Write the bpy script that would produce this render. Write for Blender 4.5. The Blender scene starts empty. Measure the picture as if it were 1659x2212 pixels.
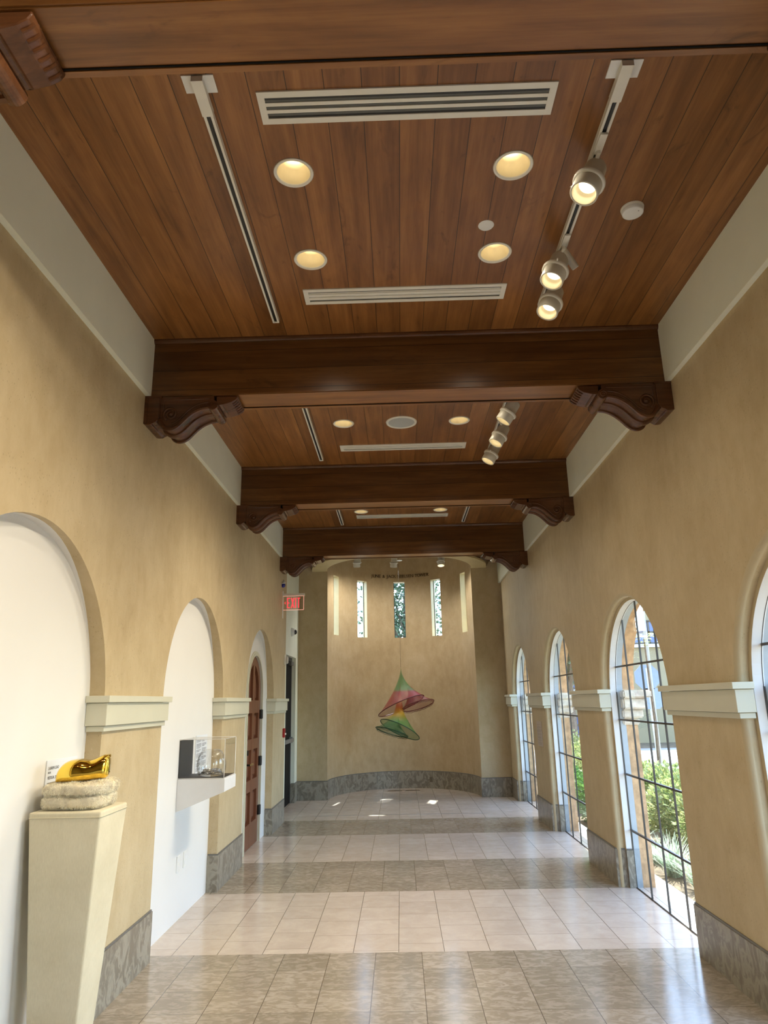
import bpy, bmesh, math, random
from mathutils import Vector, Matrix, Quaternion
random.seed(7)
PI = math.pi
scene = bpy.context.scene
COL = scene.collection
# ---------------------------------------------------------------- camera
CAMPOS = Vector((0, 0, 1.62))
FW = Vector((-0.01645631, 0.96478342, 0.26253028))
RT = Vector((0.99953167, 0.0226487, -0.0205785))
UP = Vector((0.02579976, -0.26206868, 0.9647043))
cd = bpy.data.cameras.new('camera'); cam = bpy.data.objects.new('camera', cd); COL.objects.link(cam)
cd.sensor_fit = 'HORIZONTAL'; cd.sensor_width = 36.0; cd.lens = 1500.0 / 1659.0 * 36.0
cd.clip_start = 0.05; cd.clip_end = 300
cam.matrix_world = Matrix(((RT.x, UP.x, -FW.x, 0), (RT.y, UP.y, -FW.y, 0), (RT.z, UP.z, -FW.z, 1.62), (0, 0, 0, 1)))
scene.camera = cam
# ---------------------------------------------------------------- world, sun, exposure
vs = scene.view_settings
scene.display_settings.display_device = 'sRGB'
vs.view_transform = 'Standard'; vs.look = 'None'; vs.gamma = 1.0; vs.exposure = 0.62; vs.use_curve_mapping = False
world = bpy.data.worlds.new('sky_world'); scene.world = world; world.use_nodes = True
wn = world.node_tree; wn.nodes.clear()
wo = wn.nodes.new('ShaderNodeOutputWorld'); wb = wn.nodes.new('ShaderNodeBackground'); sky = wn.nodes.new('ShaderNodeTexSky')
sky.sky_type = 'NISHITA'; sky.sun_disc = False; sky.sun_elevation = math.radians(62); sky.sun_rotation = math.radians(11)
sky.air_density = 1.0; sky.dust_density = 1.2; sky.ozone_density = 1.0
wn.links.new(sky.outputs[0], wb.inputs[0]); wb.inputs[1].default_value = 1.25
wn.links.new(wb.outputs[0], wo.inputs[0])
SUN_DIR = Vector((-0.33, -1.78, -3.4)).normalized()
sd = bpy.data.lights.new('sun', 'SUN'); sd.energy = 15.0; sd.angle = math.radians(0.6); sd.color = (1.0, 0.95, 0.86)
sun = bpy.data.objects.new('sun', sd); COL.objects.link(sun); sun.location = (3, 20, 20)
sun.rotation_mode = 'QUATERNION'; sun.rotation_quaternion = SUN_DIR.to_track_quat('-Z', 'Y')
CAN_POWER = 4.5; SPOT_POWER = 29.0; TOWER_POWER = 13.0
# ---------------------------------------------------------------- measured constants
XL, XR = -1.697, 1.892           # plaster faces
FXL, FXR = -1.662, 1.857         # cream fascia faces
ZC, ZB, ZR = 4.104, 3.673, 3.676 # ceiling, beam underside, fascia underside
XP = -1.785                      # white recess panels
XG = 2.023                       # window glass
XO = 2.19                        # outer wall face
YB, YE = -3.0, 12.75             # back wall, end wall
LC = [-2.28, 0.47, 3.22, 5.98, 8.73]; LR = 0.87; LS = 1.64
RC = [0.51, 3.22, 5.95, 8.65, 11.34]; RR = 0.87; RS = 1.59
ZBASE = 0.3135
BEAMS = [-1.16, 1.607, 4.374, 7.141, 9.909]; BW = 0.236
AX, AR, ARY = 0.035, 1.33, 1.50  # apse
# ---------------------------------------------------------------- materials
class NT:
    def __init__(s, name):
        s.m = bpy.data.materials.new(name); s.m.use_nodes = True; s.t = s.m.node_tree; s.t.nodes.clear()
        s.out = s.t.nodes.new('ShaderNodeOutputMaterial')
    def n(s, k, **kw):
        x = s.t.nodes.new('ShaderNode' + k)
        for a, v in kw.items(): setattr(x, a, v)
        return x
    def set(s, sock, v):
        if hasattr(v, 'is_output') or isinstance(v, bpy.types.NodeSocket): s.t.links.new(v, sock)
        elif v is not None: sock.default_value = v
    def math(s, op, a, b=None, c=None):
        x = s.n('Math', operation=op); s.set(x.inputs[0], a)
        if b is not None: s.set(x.inputs[1], b)
        if c is not None: s.set(x.inputs[2], c)
        return x.outputs[0]
    def pos(s):
        g = s.n('NewGeometry'); sp = s.n('SeparateXYZ'); s.t.links.new(g.outputs['Position'], sp.inputs[0])
        return g.outputs['Position'], sp.outputs[0], sp.outputs[1], sp.outputs[2]
    def obj(s):
        g = s.n('TexCoord'); sp = s.n('SeparateXYZ'); s.t.links.new(g.outputs['Object'], sp.inputs[0])
        return g.outputs['Object'], sp.outputs[0], sp.outputs[1], sp.outputs[2]
    def mapv(s, v, sc, loc=(0, 0, 0)):
        x = s.n('Mapping'); s.t.links.new(v, x.inputs[0]); x.inputs['Scale'].default_value = sc; x.inputs['Location'].default_value = loc
        return x.outputs[0]
    def noise(s, v, scale, detail=4, rough=0.55, dist=0.0):
        x = s.n('TexNoise'); s.t.links.new(v, x.inputs['Vector']); x.inputs['Scale'].default_value = scale
        x.inputs['Detail'].default_value = detail; x.inputs['Roughness'].default_value = rough; x.inputs['Distortion'].default_value = dist
        return x.outputs[0]
    def ramp(s, f, stops, interp='LINEAR'):
        x = s.n('ValToRGB'); s.t.links.new(f, x.inputs[0]); r = x.color_ramp; r.interpolation = interp
        while len(r.elements) < len(stops): r.elements.new(0.5)
        for e, (p, c) in zip(r.elements, stops):
            e.position = p; e.color = (*c, 1) if len(c) == 3 else c
        return x.outputs[0]
    def mix(s, f, a, b, mode='MIX'):
        x = s.n('Mix', data_type='RGBA', blend_type=mode); s.set(x.inputs[0], f)
        s.set(x.inputs[6], (*a, 1) if isinstance(a, tuple) and len(a) == 3 else a)
        s.set(x.inputs[7], (*b, 1) if isinstance(b, tuple) and len(b) == 3 else b)
        return x.outputs[2]
    def comb(s, x, y, z):
        c = s.n('CombineXYZ'); s.set(c.inputs[0], x); s.set(c.inputs[1], y); s.set(c.inputs[2], z); return c.outputs[0]
    def white(s, v, dim='3D'):
        w = s.n('TexWhiteNoise', noise_dimensions=dim); s.t.links.new(v, w.inputs['Vector' if dim == '3D' else 'W']); return w.outputs[0]
    def bump(s, h, st=0.2, dist=0.01):
        b = s.n('Bump'); s.t.links.new(h, b.inputs['Height']); b.inputs['Strength'].default_value = st; b.inputs['Distance'].default_value = dist
        return b.outputs[0]
    def bsdf(s, color, rough=0.6, metal=0.0, bump=None, spec=0.5, **kw):
        b = s.n('BsdfPrincipled')
        s.set(b.inputs['Base Color'], (*color, 1) if isinstance(color, tuple) and len(color) == 3 else color)
        s.set(b.inputs['Roughness'], rough); b.inputs['Metallic'].default_value = metal; b.inputs['Specular IOR Level'].default_value = spec
        if bump is not None: s.t.links.new(bump, b.inputs['Normal'])
        for k, v in kw.items(): s.set(b.inputs[k.replace('_', ' ')], v)
        s.t.links.new(b.outputs[0], s.out.inputs[0]); return b

def simple(name, color, rough=0.6, metal=0.0, spec=0.5, var=0.05, scale=12, bs=0.0):
    t = NT(name); o, x, y, z = t.obj(); n = t.noise(o, scale, 3)
    hi = tuple(min(1, c * (1 + var)) for c in color); lo = tuple(c * (1 - var) for c in color)
    c = t.ramp(n, [(0.35, lo), (0.65, hi)])
    t.bsdf(c, rough, metal, t.bump(n, bs, 0.005) if bs else None, spec); return t.m
def emit(name, color, st):
    t = NT(name); e = t.n('Emission'); e.inputs[0].default_value = (*color, 1); e.inputs[1].default_value = st
    t.t.links.new(e.outputs[0], t.out.inputs[0]); return t.m

def mat_plaster(name, lo, mid, hi):
    t = NT(name); p, x, y, z = t.pos()
    big = t.noise(p, 1.6, 5, 0.6, 0.4); st = t.noise(t.mapv(p, (7, 7, 1.6)), 1.0, 5, 0.65, 0.6)
    fine = t.noise(p, 45, 4, 0.7)
    c = t.ramp(big, [(0.3, lo), (0.5, mid), (0.7, hi)])
    c = t.mix(0.22, c, t.ramp(st, [(0.32, lo), (0.5, mid), (0.7, hi)])); md = t.noise(t.mapv(p, (1, 1, 0.6)), 9, 5, 0.7, 0.3); c = t.mix(0.35, c, t.ramp(md, [(0.35, lo), (0.5, mid), (0.65, hi)]))
    pit = t.n('TexVoronoi'); t.t.links.new(t.mapv(p, (60, 60, 34)), pit.inputs['Vector']); pit.inputs['Scale'].default_value = 1.0
    mask = t.math('MULTIPLY', t.math('LESS_THAN', pit.outputs['Distance'], 0.17), t.math('GREATER_THAN', t.noise(p, 4.2, 4), 0.52))
    c = t.mix(t.math('MULTIPLY', mask, 0.36), c, tuple(v * 0.45 for v in lo))
    fl = t.math('GREATER_THAN', t.noise(t.mapv(p, (26, 26, 16)), 1.0, 3, 0.8), 0.71)
    c = t.mix(t.math('MULTIPLY', fl, 0.25), c, (0.80, 0.70, 0.50))
    h = t.math('SUBTRACT', t.math('MULTIPLY', fine, 0.6), t.math('MULTIPLY', mask, 0.7))
    t.bsdf(c, 0.62, 0, t.bump(h, 0.42, 0.007), 0.35); return t.m
M = {}
M['plaster'] = mat_plaster('plaster', (0.42, 0.32, 0.18), (0.50, 0.395, 0.235), (0.57, 0.465, 0.30))
M['apse_plaster'] = mat_plaster('apse_plaster', (0.41, 0.30, 0.165), (0.49, 0.37, 0.215), (0.57, 0.45, 0.285))
M['tan'] = simple('tan_paint', (0.50, 0.41, 0.255), 0.6, var=0.04, scale=3, bs=0.05)
M['cream'] = simple('cream_paint', (0.80, 0.82, 0.69), 0.5, var=0.02, scale=3)
M['trimc'] = simple('trim_paint', (0.60, 0.585, 0.465), 0.4, var=0.02, scale=3)
M['white'] = simple('white_paint', (0.73, 0.725, 0.705), 0.55, var=0.012, scale=2)
M['soffit'] = simple('ring_plaster', (0.60, 0.50, 0.28), 0.55, var=0.05, scale=3)

def mat_wood(name, axis, dark, mid, light, plank=None, rough=0.34, board=None):
    # axis: grain direction 0=x 1=y 2=z ; plank: (axis, width, phase)
    t = NT(name); p, x, y, z = t.pos(); XYZ = [x, y, z]
    sc = [9.0, 9.0, 9.0]; sc[axis] = 0.55
    if plank:
        ax, w, ph = plank
        u = t.math('DIVIDE', t.math('SUBTRACT', XYZ[ax], ph), w); idx = t.math('FLOOR', u); fr = t.math('SUBTRACT', u, idx)
        shift = t.math('MULTIPLY', t.white(t.comb(idx, 3.7, 1.3)), 40.0)
        vec = t.n('VectorMath', operation='ADD'); t.t.links.new(p, vec.inputs[0]); t.t.links.new(t.comb(0.0, shift, 0.0) if axis == 1 else t.comb(shift, 0.0, 0.0), vec.inputs[1]); pv = vec.outputs[0]
    else: pv = p
    g = t.noise(t.mapv(pv, tuple(sc)), 2.2, 6, 0.62, 0.35)
    blot = t.noise(t.mapv(pv, tuple(2.2 if i != axis else 0.9 for i in range(3))), 1.5, 4, 0.6, 0.8)
    fib = t.noise(t.mapv(pv, tuple(140 if i != axis else 4 for i in range(3))), 1.0, 3, 0.6)
    f = t.math('ADD', t.math('MULTIPLY', g, 0.6), t.math('ADD', t.math('MULTIPLY', blot, 0.35), t.math('MULTIPLY', fib, 0.12)))
    c = t.ramp(f, [(0.36, dark), (0.53, mid), (0.70, light)])
    kn = t.noise(t.mapv(pv, tuple(9.0 if i != axis else 3.2 for i in range(3))), 1.0, 4, 0.7, 1.2)
    c = t.mix(t.ramp(kn, [(0.60, (0, 0, 0)), (0.76, (0.55, 0.55, 0.55))]), c, tuple(v * 0.45 for v in dark))
    bump = None
    if plank:
        v = t.white(t.comb(idx, 9.1, 4.4)); c = t.mix(1.0, c, t.ramp(v, [(0, (0.82, 0.80, 0.78)), (1, (1.14, 1.14, 1.14))]), 'MULTIPLY')
        gr = t.math('LESS_THAN', t.math('ABSOLUTE', t.math('SUBTRACT', t.math('FRACT', t.math('ADD', fr, 0.5)), 0.5)), 0.012)
        c = t.mix(t.math('MULTIPLY', gr, 0.85), c, (0.012, 0.005, 0.002)); bump = t.bump(t.math('SUBTRACT', t.math('MULTIPLY', g, 0.15), gr), 0.3, 0.006)
    t.bsdf(c, rough, 0, bump, 0.5); return t.m
WD, WM, WL = (0.135, 0.052, 0.014), (0.235, 0.097, 0.027), (0.35, 0.155, 0.045)
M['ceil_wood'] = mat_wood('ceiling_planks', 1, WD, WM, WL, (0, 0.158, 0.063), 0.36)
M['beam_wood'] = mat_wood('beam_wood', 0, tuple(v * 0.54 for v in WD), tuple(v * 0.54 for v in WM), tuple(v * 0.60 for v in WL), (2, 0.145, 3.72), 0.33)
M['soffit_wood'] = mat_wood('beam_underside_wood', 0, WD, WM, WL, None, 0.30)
M['carved_wood'] = mat_wood('carved_wood', 0, (0.055, 0.020, 0.008), (0.10, 0.038, 0.015), (0.15, 0.06, 0.024), None, 0.27)
M['door_wood'] = mat_wood('door_wood', 2, (0.125, 0.045, 0.022), (0.17, 0.062, 0.030), (0.21, 0.080, 0.040), None, 0.36)

def mat_floor(name, dark_band):
    t = NT(name); p, x, y, z = t.pos(); W = 0.305
    u = t.math('DIVIDE', t.math('ADD', x, 0.053 + (W / 2 if dark_band else 0)), W); ci = t.math('FLOOR', u); fu = t.math('SUBTRACT', u, ci)
    if dark_band: v = t.math('DIVIDE', t.math('SUBTRACT', y, 5.244 + 0.0), W)
    else: v = t.math('DIVIDE', t.math('ADD', y, t.math('MULTIPLY', t.white(t.comb(ci, 2.0, 5.0)), W)), W * 1.12)
    ri = t.math('FLOOR', v); fv = t.math('SUBTRACT', v, ri)
    eu = t.math('ABSOLUTE', t.math('SUBTRACT', fu, 0.5)); ev = t.math('ABSOLUTE', t.math('SUBTRACT', fv, 0.5))
    line = t.math('MAXIMUM', t.math('GREATER_THAN', eu, 0.4935), t.math('MULTIPLY', t.math('GREATER_THAN', ev, 0.4945), 0.75))
    cell = t.white(t.comb(ci, ri, 1.0 if dark_band else 7.0))
    off = t.n('VectorMath', operation='ADD'); t.t.links.new(p, off.inputs[0]); t.t.links.new(t.comb(t.math('MULTIPLY', cell, 17.0), t.math('MULTIPLY', cell, 31.0), 0.0), off.inputs[1])
    if dark_band:
        n1 = t.noise(t.mapv(off.outputs[0], (13, 24, 9)), 1.0, 3, 0.6, 0.9)
        c = t.ramp(n1, [(0.46, (0.275, 0.23, 0.175)), (0.52, (0.32, 0.275, 0.215)), (0.62, (0.365, 0.315, 0.255))])
        c = t.mix(1.0, c, t.ramp(cell, [(0, (0.86, 0.86, 0.84)), (1, (1.1, 1.1, 1.1))]), 'MULTIPLY')
        rr = t.math('ADD', 0.12, t.math('MULTIPLY', n1, 0.12))
    else:
        n1 = t.noise(t.mapv(off.outputs[0], (7, 7, 7)), 1.0, 6, 0.65, 0.5); n2 = t.noise(t.mapv(off.outputs[0], (1.5, 6, 1)), 1.4, 3, 0.5, 2.5)
        c = t.ramp(n1, [(0.3, (0.49, 0.415, 0.345)), (0.7, (0.575, 0.50, 0.425))])
        vein = t.math('LESS_THAN', t.math('ABSOLUTE', t.math('SUBTRACT', n2, 0.5)), 0.004)
        c = t.mix(t.math('MULTIPLY', vein, 0.25), c, (0.38, 0.27, 0.19))
        c = t.mix(1.0, c, t.ramp(cell, [(0, (0.94, 0.93, 0.92)), (1, (1.04, 1.04, 1.04))]), 'MULTIPLY')
        rr = t.math('ADD', 0.11, t.math('MULTIPLY', n1, 0.12))
    c = t.mix(line, c, (0.09, 0.07, 0.052))
    t.bsdf(c, rr, 0, t.bump(t.noise(p, 2.5, 2), 0.03, 0.01), 0.5); return t.m
M['floor_light'] = mat_floor('floor_light_stone', False); M['floor_dark'] = mat_floor('floor_dark_stone', True)

def mat_base():
    t = NT('base_marble'); p, x, y, z = t.pos()
    n1 = t.noise(t.mapv(p, (11, 11, 7)), 1.0, 4, 0.6, 1.6)
    c = t.ramp(n1, [(0.42, (0.19, 0.165, 0.125)), (0.49, (0.235, 0.21, 0.165)), (0.56, (0.33, 0.30, 0.235)), (0.7, (0.27, 0.25, 0.20))])
    s_ = t.math('FRACT', t.math('DIVIDE', t.math('ADD', x, y), 0.40))
    j = t.math('LESS_THAN', s_, 0.008); c = t.mix(t.math('MULTIPLY', j, 0.6), c, (0.10, 0.09, 0.075))
    t.bsdf(c, 0.3, 0, None, 0.5); return t.m
M['base'] = mat_base()
M['base_edge'] = simple('base_cap', (0.13, 0.125, 0.115), 0.35)
M['metal_white'] = simple('white_enamel', (0.74, 0.72, 0.64), 0.38, var=0.02)
M['lamp_shell'] = simple('lamp_shell', (0.60, 0.575, 0.49), 0.42, var=0.03)
M['black'] = simple('black_matt', (0.008, 0.008, 0.008), 0.7, spec=0.15)
M['track_slot'] = simple('track_slot', (0.02, 0.02, 0.02), 0.4)
M['vent_dark'] = simple('vent_dark_grey', (0.10, 0.105, 0.095), 0.5)  # dark grey deflectors of the nearest vent
M['louver'] = simple('louver_bars', (0.66, 0.65, 0.58), 0.4)
M['reflector'] = simple('cone_reflector', (0.80, 0.71, 0.50), 0.25, metal=0.15)
M['bulb'] = emit('bulb_glow', (1.0, 0.86, 0.60), 9.0)
M['bulb_spot'] = emit('spot_bulb_glow', (1.0, 0.87, 0.62), 2.6)
M['bulb_cool'] = emit('bulb_cool', (1.0, 0.97, 0.92), 5.0)
M['muntin'] = simple('muntin_dark', (0.045, 0.04, 0.035), 0.4)
M['bronze'] = simple('bronze_letters', (0.13, 0.085, 0.04), 0.4, 0.6)
M['linen'] = None
t = NT('linen_cover'); o, x, y, z = t.obj()
w1 = t.noise(t.mapv(o, (300, 300, 40)), 1.0, 2); w2 = t.noise(o, 5, 4)
t.bsdf(t.ramp(t.math('ADD', t.math('MULTIPLY', w1, 0.4), t.math('MULTIPLY', w2, 0.6)), [(0.35, (0.56, 0.50, 0.35)), (0.65, (0.66, 0.60, 0.44))]), 0.8, 0, t.bump(w1, 0.2, 0.002), 0.2); M['linen'] = t.m
M['fur'] = simple('fur_fibres', (0.84, 0.76, 0.60), 0.8, var=0.25, scale=30, spec=0.15)
M['fur_under'] = simple('fur_backing', (0.72, 0.65, 0.50), 0.9, var=0.2, scale=20)
M['gold'] = simple('polished_gold', (0.95, 0.66, 0.10), 0.07, 1.0, var=0.01)
M['paper'] = simple('label_card', (0.72, 0.76, 0.82), 0.45, var=0.01)
M['paper_warm'] = simple('text_panel', (0.50, 0.42, 0.35), 0.45, var=0.02)
M['ink'] = simple('ink', (0.05, 0.05, 0.06), 0.6)
M['ink_soft'] = simple('faint_print', (0.36, 0.30, 0.25), 0.6)
M['case_white'] = simple('case_white', (0.76, 0.76, 0.76), 0.4, var=0.01)
M['blackpanel'] = simple('black_liner', (0.022, 0.022, 0.024), 0.55)
M['iron'] = simple('black_iron', (0.015, 0.014, 0.013), 0.4, 0.5)
M['brass'] = simple('brass', (0.62, 0.45, 0.18), 0.25, 1.0)
M['red'] = simple('red_plastic', (0.36, 0.02, 0.025), 0.35)
M['sign_red'] = emit('exit_red', (0.95, 0.045, 0.055), 1.1)
M['sign_edge'] = emit('exit_edge_glow', (1.0, 0.42, 0.32), 0.85)
M['blue'] = simple('blue_lens', (0.01, 0.02, 0.28), 0.15)
M['white_plastic'] = simple('white_plastic', (0.75, 0.75, 0.72), 0.35, var=0.01)
M['speaker_cloth'] = simple('speaker_grille', (0.40, 0.41, 0.40), 0.6, var=0.04, scale=200)
M['stone'] = simple('coral_stone', (0.55, 0.33, 0.17), 0.8, var=0.22, scale=14, bs=0.3)
M['stone_pale'] = simple('pale_coral_stone', (0.66, 0.56, 0.44), 0.8, var=0.22, scale=16, bs=0.3)
M['grille'] = simple('floor_grille', (0.16, 0.11, 0.06), 0.4, 0.5)
def glass_mat(name, tint=(1, 1, 1), r0=0.06, rough=0.0):
    # thin clear sheet: reflection rises toward grazing angles, the same from both faces
    t = NT(name); tr = t.n('BsdfTransparent'); tr.inputs[0].default_value = (*tint, 1); gl = t.n('BsdfGlossy'); gl.inputs['Roughness'].default_value = rough
    g = t.n('NewGeometry'); d = t.n('VectorMath', operation='DOT_PRODUCT'); t.t.links.new(g.outputs['Incoming'], d.inputs[0]); t.t.links.new(g.outputs['Normal'], d.inputs[1])
    c = t.math('SUBTRACT', 1.0, t.math('MINIMUM', t.math('ABSOLUTE', d.outputs['Value']), 1.0))
    f = t.math('ADD', r0, t.math('MULTIPLY', t.math('POWER', c, 5.0), 1 - r0)); mx = t.n('MixShader')
    t.t.links.new(f, mx.inputs[0]); t.t.links.new(tr.outputs[0], mx.inputs[1]); t.t.links.new(gl.outputs[0], mx.inputs[2]); t.t.links.new(mx.outputs[0], t.out.inputs[0]); return t.m
M['glass'] = glass_mat('window_glass', (0.90, 0.96, 0.97), 0.11)
M['acrylic'] = glass_mat('clear_acrylic', (0.985, 0.985, 0.985), 0.03)
M['vessel'] = glass_mat('blown_glass', (0.975, 0.98, 0.98), 0.06, 0.01)
M['slit_glass'] = glass_mat('slit_window_glass', (0.76, 0.88, 0.95), 0.08)  # blue tint stands in for the bluish haze reflected on these panes
M['tinted'] = glass_mat('exit_panel_glass', (0.93, 0.90, 0.86), 0.04)

# ---------------------------------------------------------------- mesh helpers
KEEP = set()
def finish(name, bm, mat, parent=None, smooth=False, loc=None):
    me = bpy.data.meshes.new(name)
    if id(bm) in KEEP: KEEP.discard(id(bm))
    else: bmesh.ops.recalc_face_normals(bm, faces=bm.faces)
    bm.to_mesh(me); bm.free()
    mats = mat if isinstance(mat, (list, tuple)) else [mat]
    for m_ in mats: me.materials.append(m_)
    if smooth:
        for p in me.polygons: p.use_smooth = True
    o = bpy.data.objects.new(name, me); COL.objects.link(o)
    if parent: o.parent = parent
    if loc: o.location = loc
    return o
def B(): return bmesh.new()
def tag(o, label=None, cat=None, group=None, kind=None):
    if label: o['label'] = label
    if cat: o['category'] = cat
    if group: o['group'] = group
    if kind: o['kind'] = kind
    return o
def struct(o): o['kind'] = 'structure'; return o
def thing(name, label, cat, loc=(0, 0, 0), group=None, rz=0.0):
    o = bpy.data.objects.new(name, None); COL.objects.link(o); o.location = loc; o.rotation_euler = (0, 0, rz)
    o.empty_display_size = 0.1
    return tag(o, label, cat, group)
def copy_tree(o, parent=None):
    c = o.copy(); COL.objects.link(c)
    if parent: c.parent = parent
    for ch in o.children: copy_tree(ch, c)
    return c
def box(bm, x0, x1, y0, y1, z0, z1, mi=0):
    v = [bm.verts.new((x, y, z)) for x in (x0, x1) for y in (y0, y1) for z in (z0, z1)]
    for f in ((0, 1, 3, 2), (4, 6, 7, 5), (0, 4, 5, 1), (2, 3, 7, 6), (0, 2, 6, 4), (1, 5, 7, 3)):
        bm.faces.new([v[i] for i in f]).material_index = mi
    return v
def quad(bm, pts, mi=0):
    f = bm.faces.new([bm.verts.new(p) for p in pts]); f.material_index = mi; return f
def prism(bm, poly, axis, a, b, mi=0):
    # poly in the two other axes (cyclic order x,y,z without axis)
    def P(u, v, w):
        return (w, u, v) if axis == 0 else ((u, w, v) if axis == 1 else (u, v, w))
    A = [bm.verts.new(P(u, v, a)) for u, v in poly]; Bv = [bm.verts.new(P(u, v, b)) for u, v in poly]
    n = len(poly)
    for i in range(n):
        bm.faces.new((A[i], A[(i + 1) % n], Bv[(i + 1) % n], Bv[i])).material_index = mi
    bm.faces.new(A).material_index = mi; bm.faces.new(Bv[::-1]).material_index = mi
def lathe(bm, prof, seg=32, c=(0, 0), mi=0, cap=False):
    rings = []
    for r, z in prof:
        if r < 1e-6: rings.append([bm.verts.new((c[0], c[1], z))])
        else: rings.append([bm.verts.new((c[0] + r * math.cos(2 * PI * i / seg), c[1] + r * math.sin(2 * PI * i / seg), z)) for i in range(seg)])
    for a, b in zip(rings[:-1], rings[1:]):
        for i in range(seg):
            j = (i + 1) % seg
            if len(a) == 1 and len(b) == 1: continue
            if len(a) == 1: f = bm.faces.new((a[0], b[i], b[j]))
            elif len(b) == 1: f = bm.faces.new((a[i], a[j], b[0]))
            else: f = bm.faces.new((a[i], a[j], b[j], b[i]))
            f.material_index = mi
    return rings
def tube(bm, pts, r, seg=8, closed=False, mi=0, cap=True):
    pts = [Vector(p) for p in pts]; n = len(pts); rings = []
    rr = r if isinstance(r, (list, tuple)) else [r] * n
    prev = None
    for i, p in enumerate(pts):
        if closed: d = pts[(i + 1) % n] - pts[i - 1]
        else: d = pts[min(i + 1, n - 1)] - pts[max(i - 1, 0)]
        d.normalize()
        if prev is None:
            a = Vector((0, 0, 1)) if abs(d.z) < 0.9 else Vector((1, 0, 0)); u = d.cross(a).normalized()
        else: u = (prev - d * prev.dot(d)).normalized()
        prev = u; w = d.cross(u)
        rings.append([bm.verts.new(p + (u * math.cos(2 * PI * k / seg) + w * math.sin(2 * PI * k / seg)) * rr[i]) for k in range(seg)])
    m = n if closed else n - 1
    for i in range(m):
        a, b = rings[i], rings[(i + 1) % n]
        for k in range(seg): bm.faces.new((a[k], a[(k + 1) % seg], b[(k + 1) % seg], b[k])).material_index = mi
    if cap and not closed: bm.faces.new(rings[0][::-1]); bm.faces.new(rings[-1])
def bevel(bm, w, seg=2):
    bmesh.ops.bevel(bm, geom=list(bm.edges), offset=w, segments=seg, affect='EDGES', profile=0.5)
def arc(c, r, s, n=32, ry=None):
    ry = r if ry is None else ry
    return [(c + r * math.cos(PI * i / n), s + ry * math.sin(PI * i / n)) for i in range(n + 1)]   # far (+) to near (-)
def text_mesh(bm, txt, size, mat4, extr=0.002, mi=0, align='LEFT', sx=1.0):
    cu = bpy.data.curves.new('t', 'FONT'); cu.body = txt; cu.size = size; cu.extrude = extr; cu.align_x = align; cu.resolution_u = 3
    ob = bpy.data.objects.new('t', cu); COL.objects.link(ob)
    dg = bpy.context.evaluated_depsgraph_get(); dg.update(); me = bpy.data.meshes.new_from_object(ob.evaluated_get(dg))
    mm = mat4 @ Matrix.Diagonal((sx, 1, 1, 1)); me.transform(mm)
    k = len(bm.faces); bm.from_mesh(me); bm.faces.ensure_lookup_table()
    for f in bm.faces[k:]: f.material_index = mi
    COL.objects.unlink(ob); bpy.data.objects.remove(ob); bpy.data.curves.remove(cu); bpy.data.meshes.remove(me)

# ================================================================ SETTING
# ---------------- floor
bm = B()
bands = []
y = YB
edges = [(-3.0, -1.485, 0), (-1.485, -0.27, 1), (-0.27, 1.27, 0), (1.27, 2.49, 1), (2.49, 4.024, 0), (4.024, 5.244, 1), (5.244, 6.782, 0), (6.782, 7.997, 1), (7.997, 9.49, 0), (9.49, 10.64, 1), (10.64, 12.75, 0)]
for a, b, mi in edges: quad(bm, [(-2.05, a, 0), (XO, a, 0), (XO, b, 0), (-2.05, b, 0)], mi)
pts = [(AX + (AR + 0.05) * math.cos(PI * i / 40), YE + (ARY + 0.05) * math.sin(PI * i / 40), 0) for i in range(41)]
f = bm.faces.new([bm.verts.new(p) for p in pts])
struct(finish('floor', bm, [M['floor_light'], M['floor_dark']]))
bm = B(); box(bm, -1.32, 1.25, 11.05, 11.066, -0.01, 0.0015)
struct(finish('trim_1', bm, M['base_edge']))     # slot across the floor

# ---------------- left wall with arched recesses
YLE = 10.55
def arch_wall(bm, X, centers, R, S, y0, y1, ztop, n=40, mi=0):
    ys = y0
    for c in centers:
        quad(bm, [(X, ys, 0), (X, c - R, 0), (X, c - R, ztop), (X, ys, ztop)], mi)
        a = arc(c, R, S, n)
        quad(bm, [(X, c - R, S), (X, c - R, S), (X, c - R, ztop), (X, c - R, ztop)], mi) if False else None
        for (ya, za), (yb, zb) in zip(a[:-1], a[1:]):
            quad(bm, [(X, yb, zb), (X, ya, za), (X, ya, ztop), (X, yb, ztop)], mi)
        ys = c + R
    quad(bm, [(X, ys, 0), (X, y1, 0), (X, y1, ztop), (X, ys, ztop)], mi)
bm = B(); arch_wall(bm, XL, LC, LR, LS, YB, YLE, ZR + 0.02)
for c in LC:   # plaster jamb and the white lining of the arch
    o_ = [(c + LR, 0)] + arc(c, LR, LS, 40) + [(c - LR, 0)]
    for (ya, za), (yb, zb) in zip(o_[:-1], o_[1:]):
        def dep(y_, z_):
            if z_ <= LS: return XP
            s_ = (z_ - LS) / LR; return XP + 0.050 * s_ ** 3
        da, db = dep(ya, za), dep(yb, zb)
        quad(bm, [(XL, ya, za), (da, ya, za), (db, yb, zb), (XL, yb, zb)], 0)
        if da > XP + 1e-5 or db > XP + 1e-5: quad(bm, [(da, ya, za), (XP - 0.002, ya, za), (XP - 0.002, yb, zb), (db, yb, zb)], 1)
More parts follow.
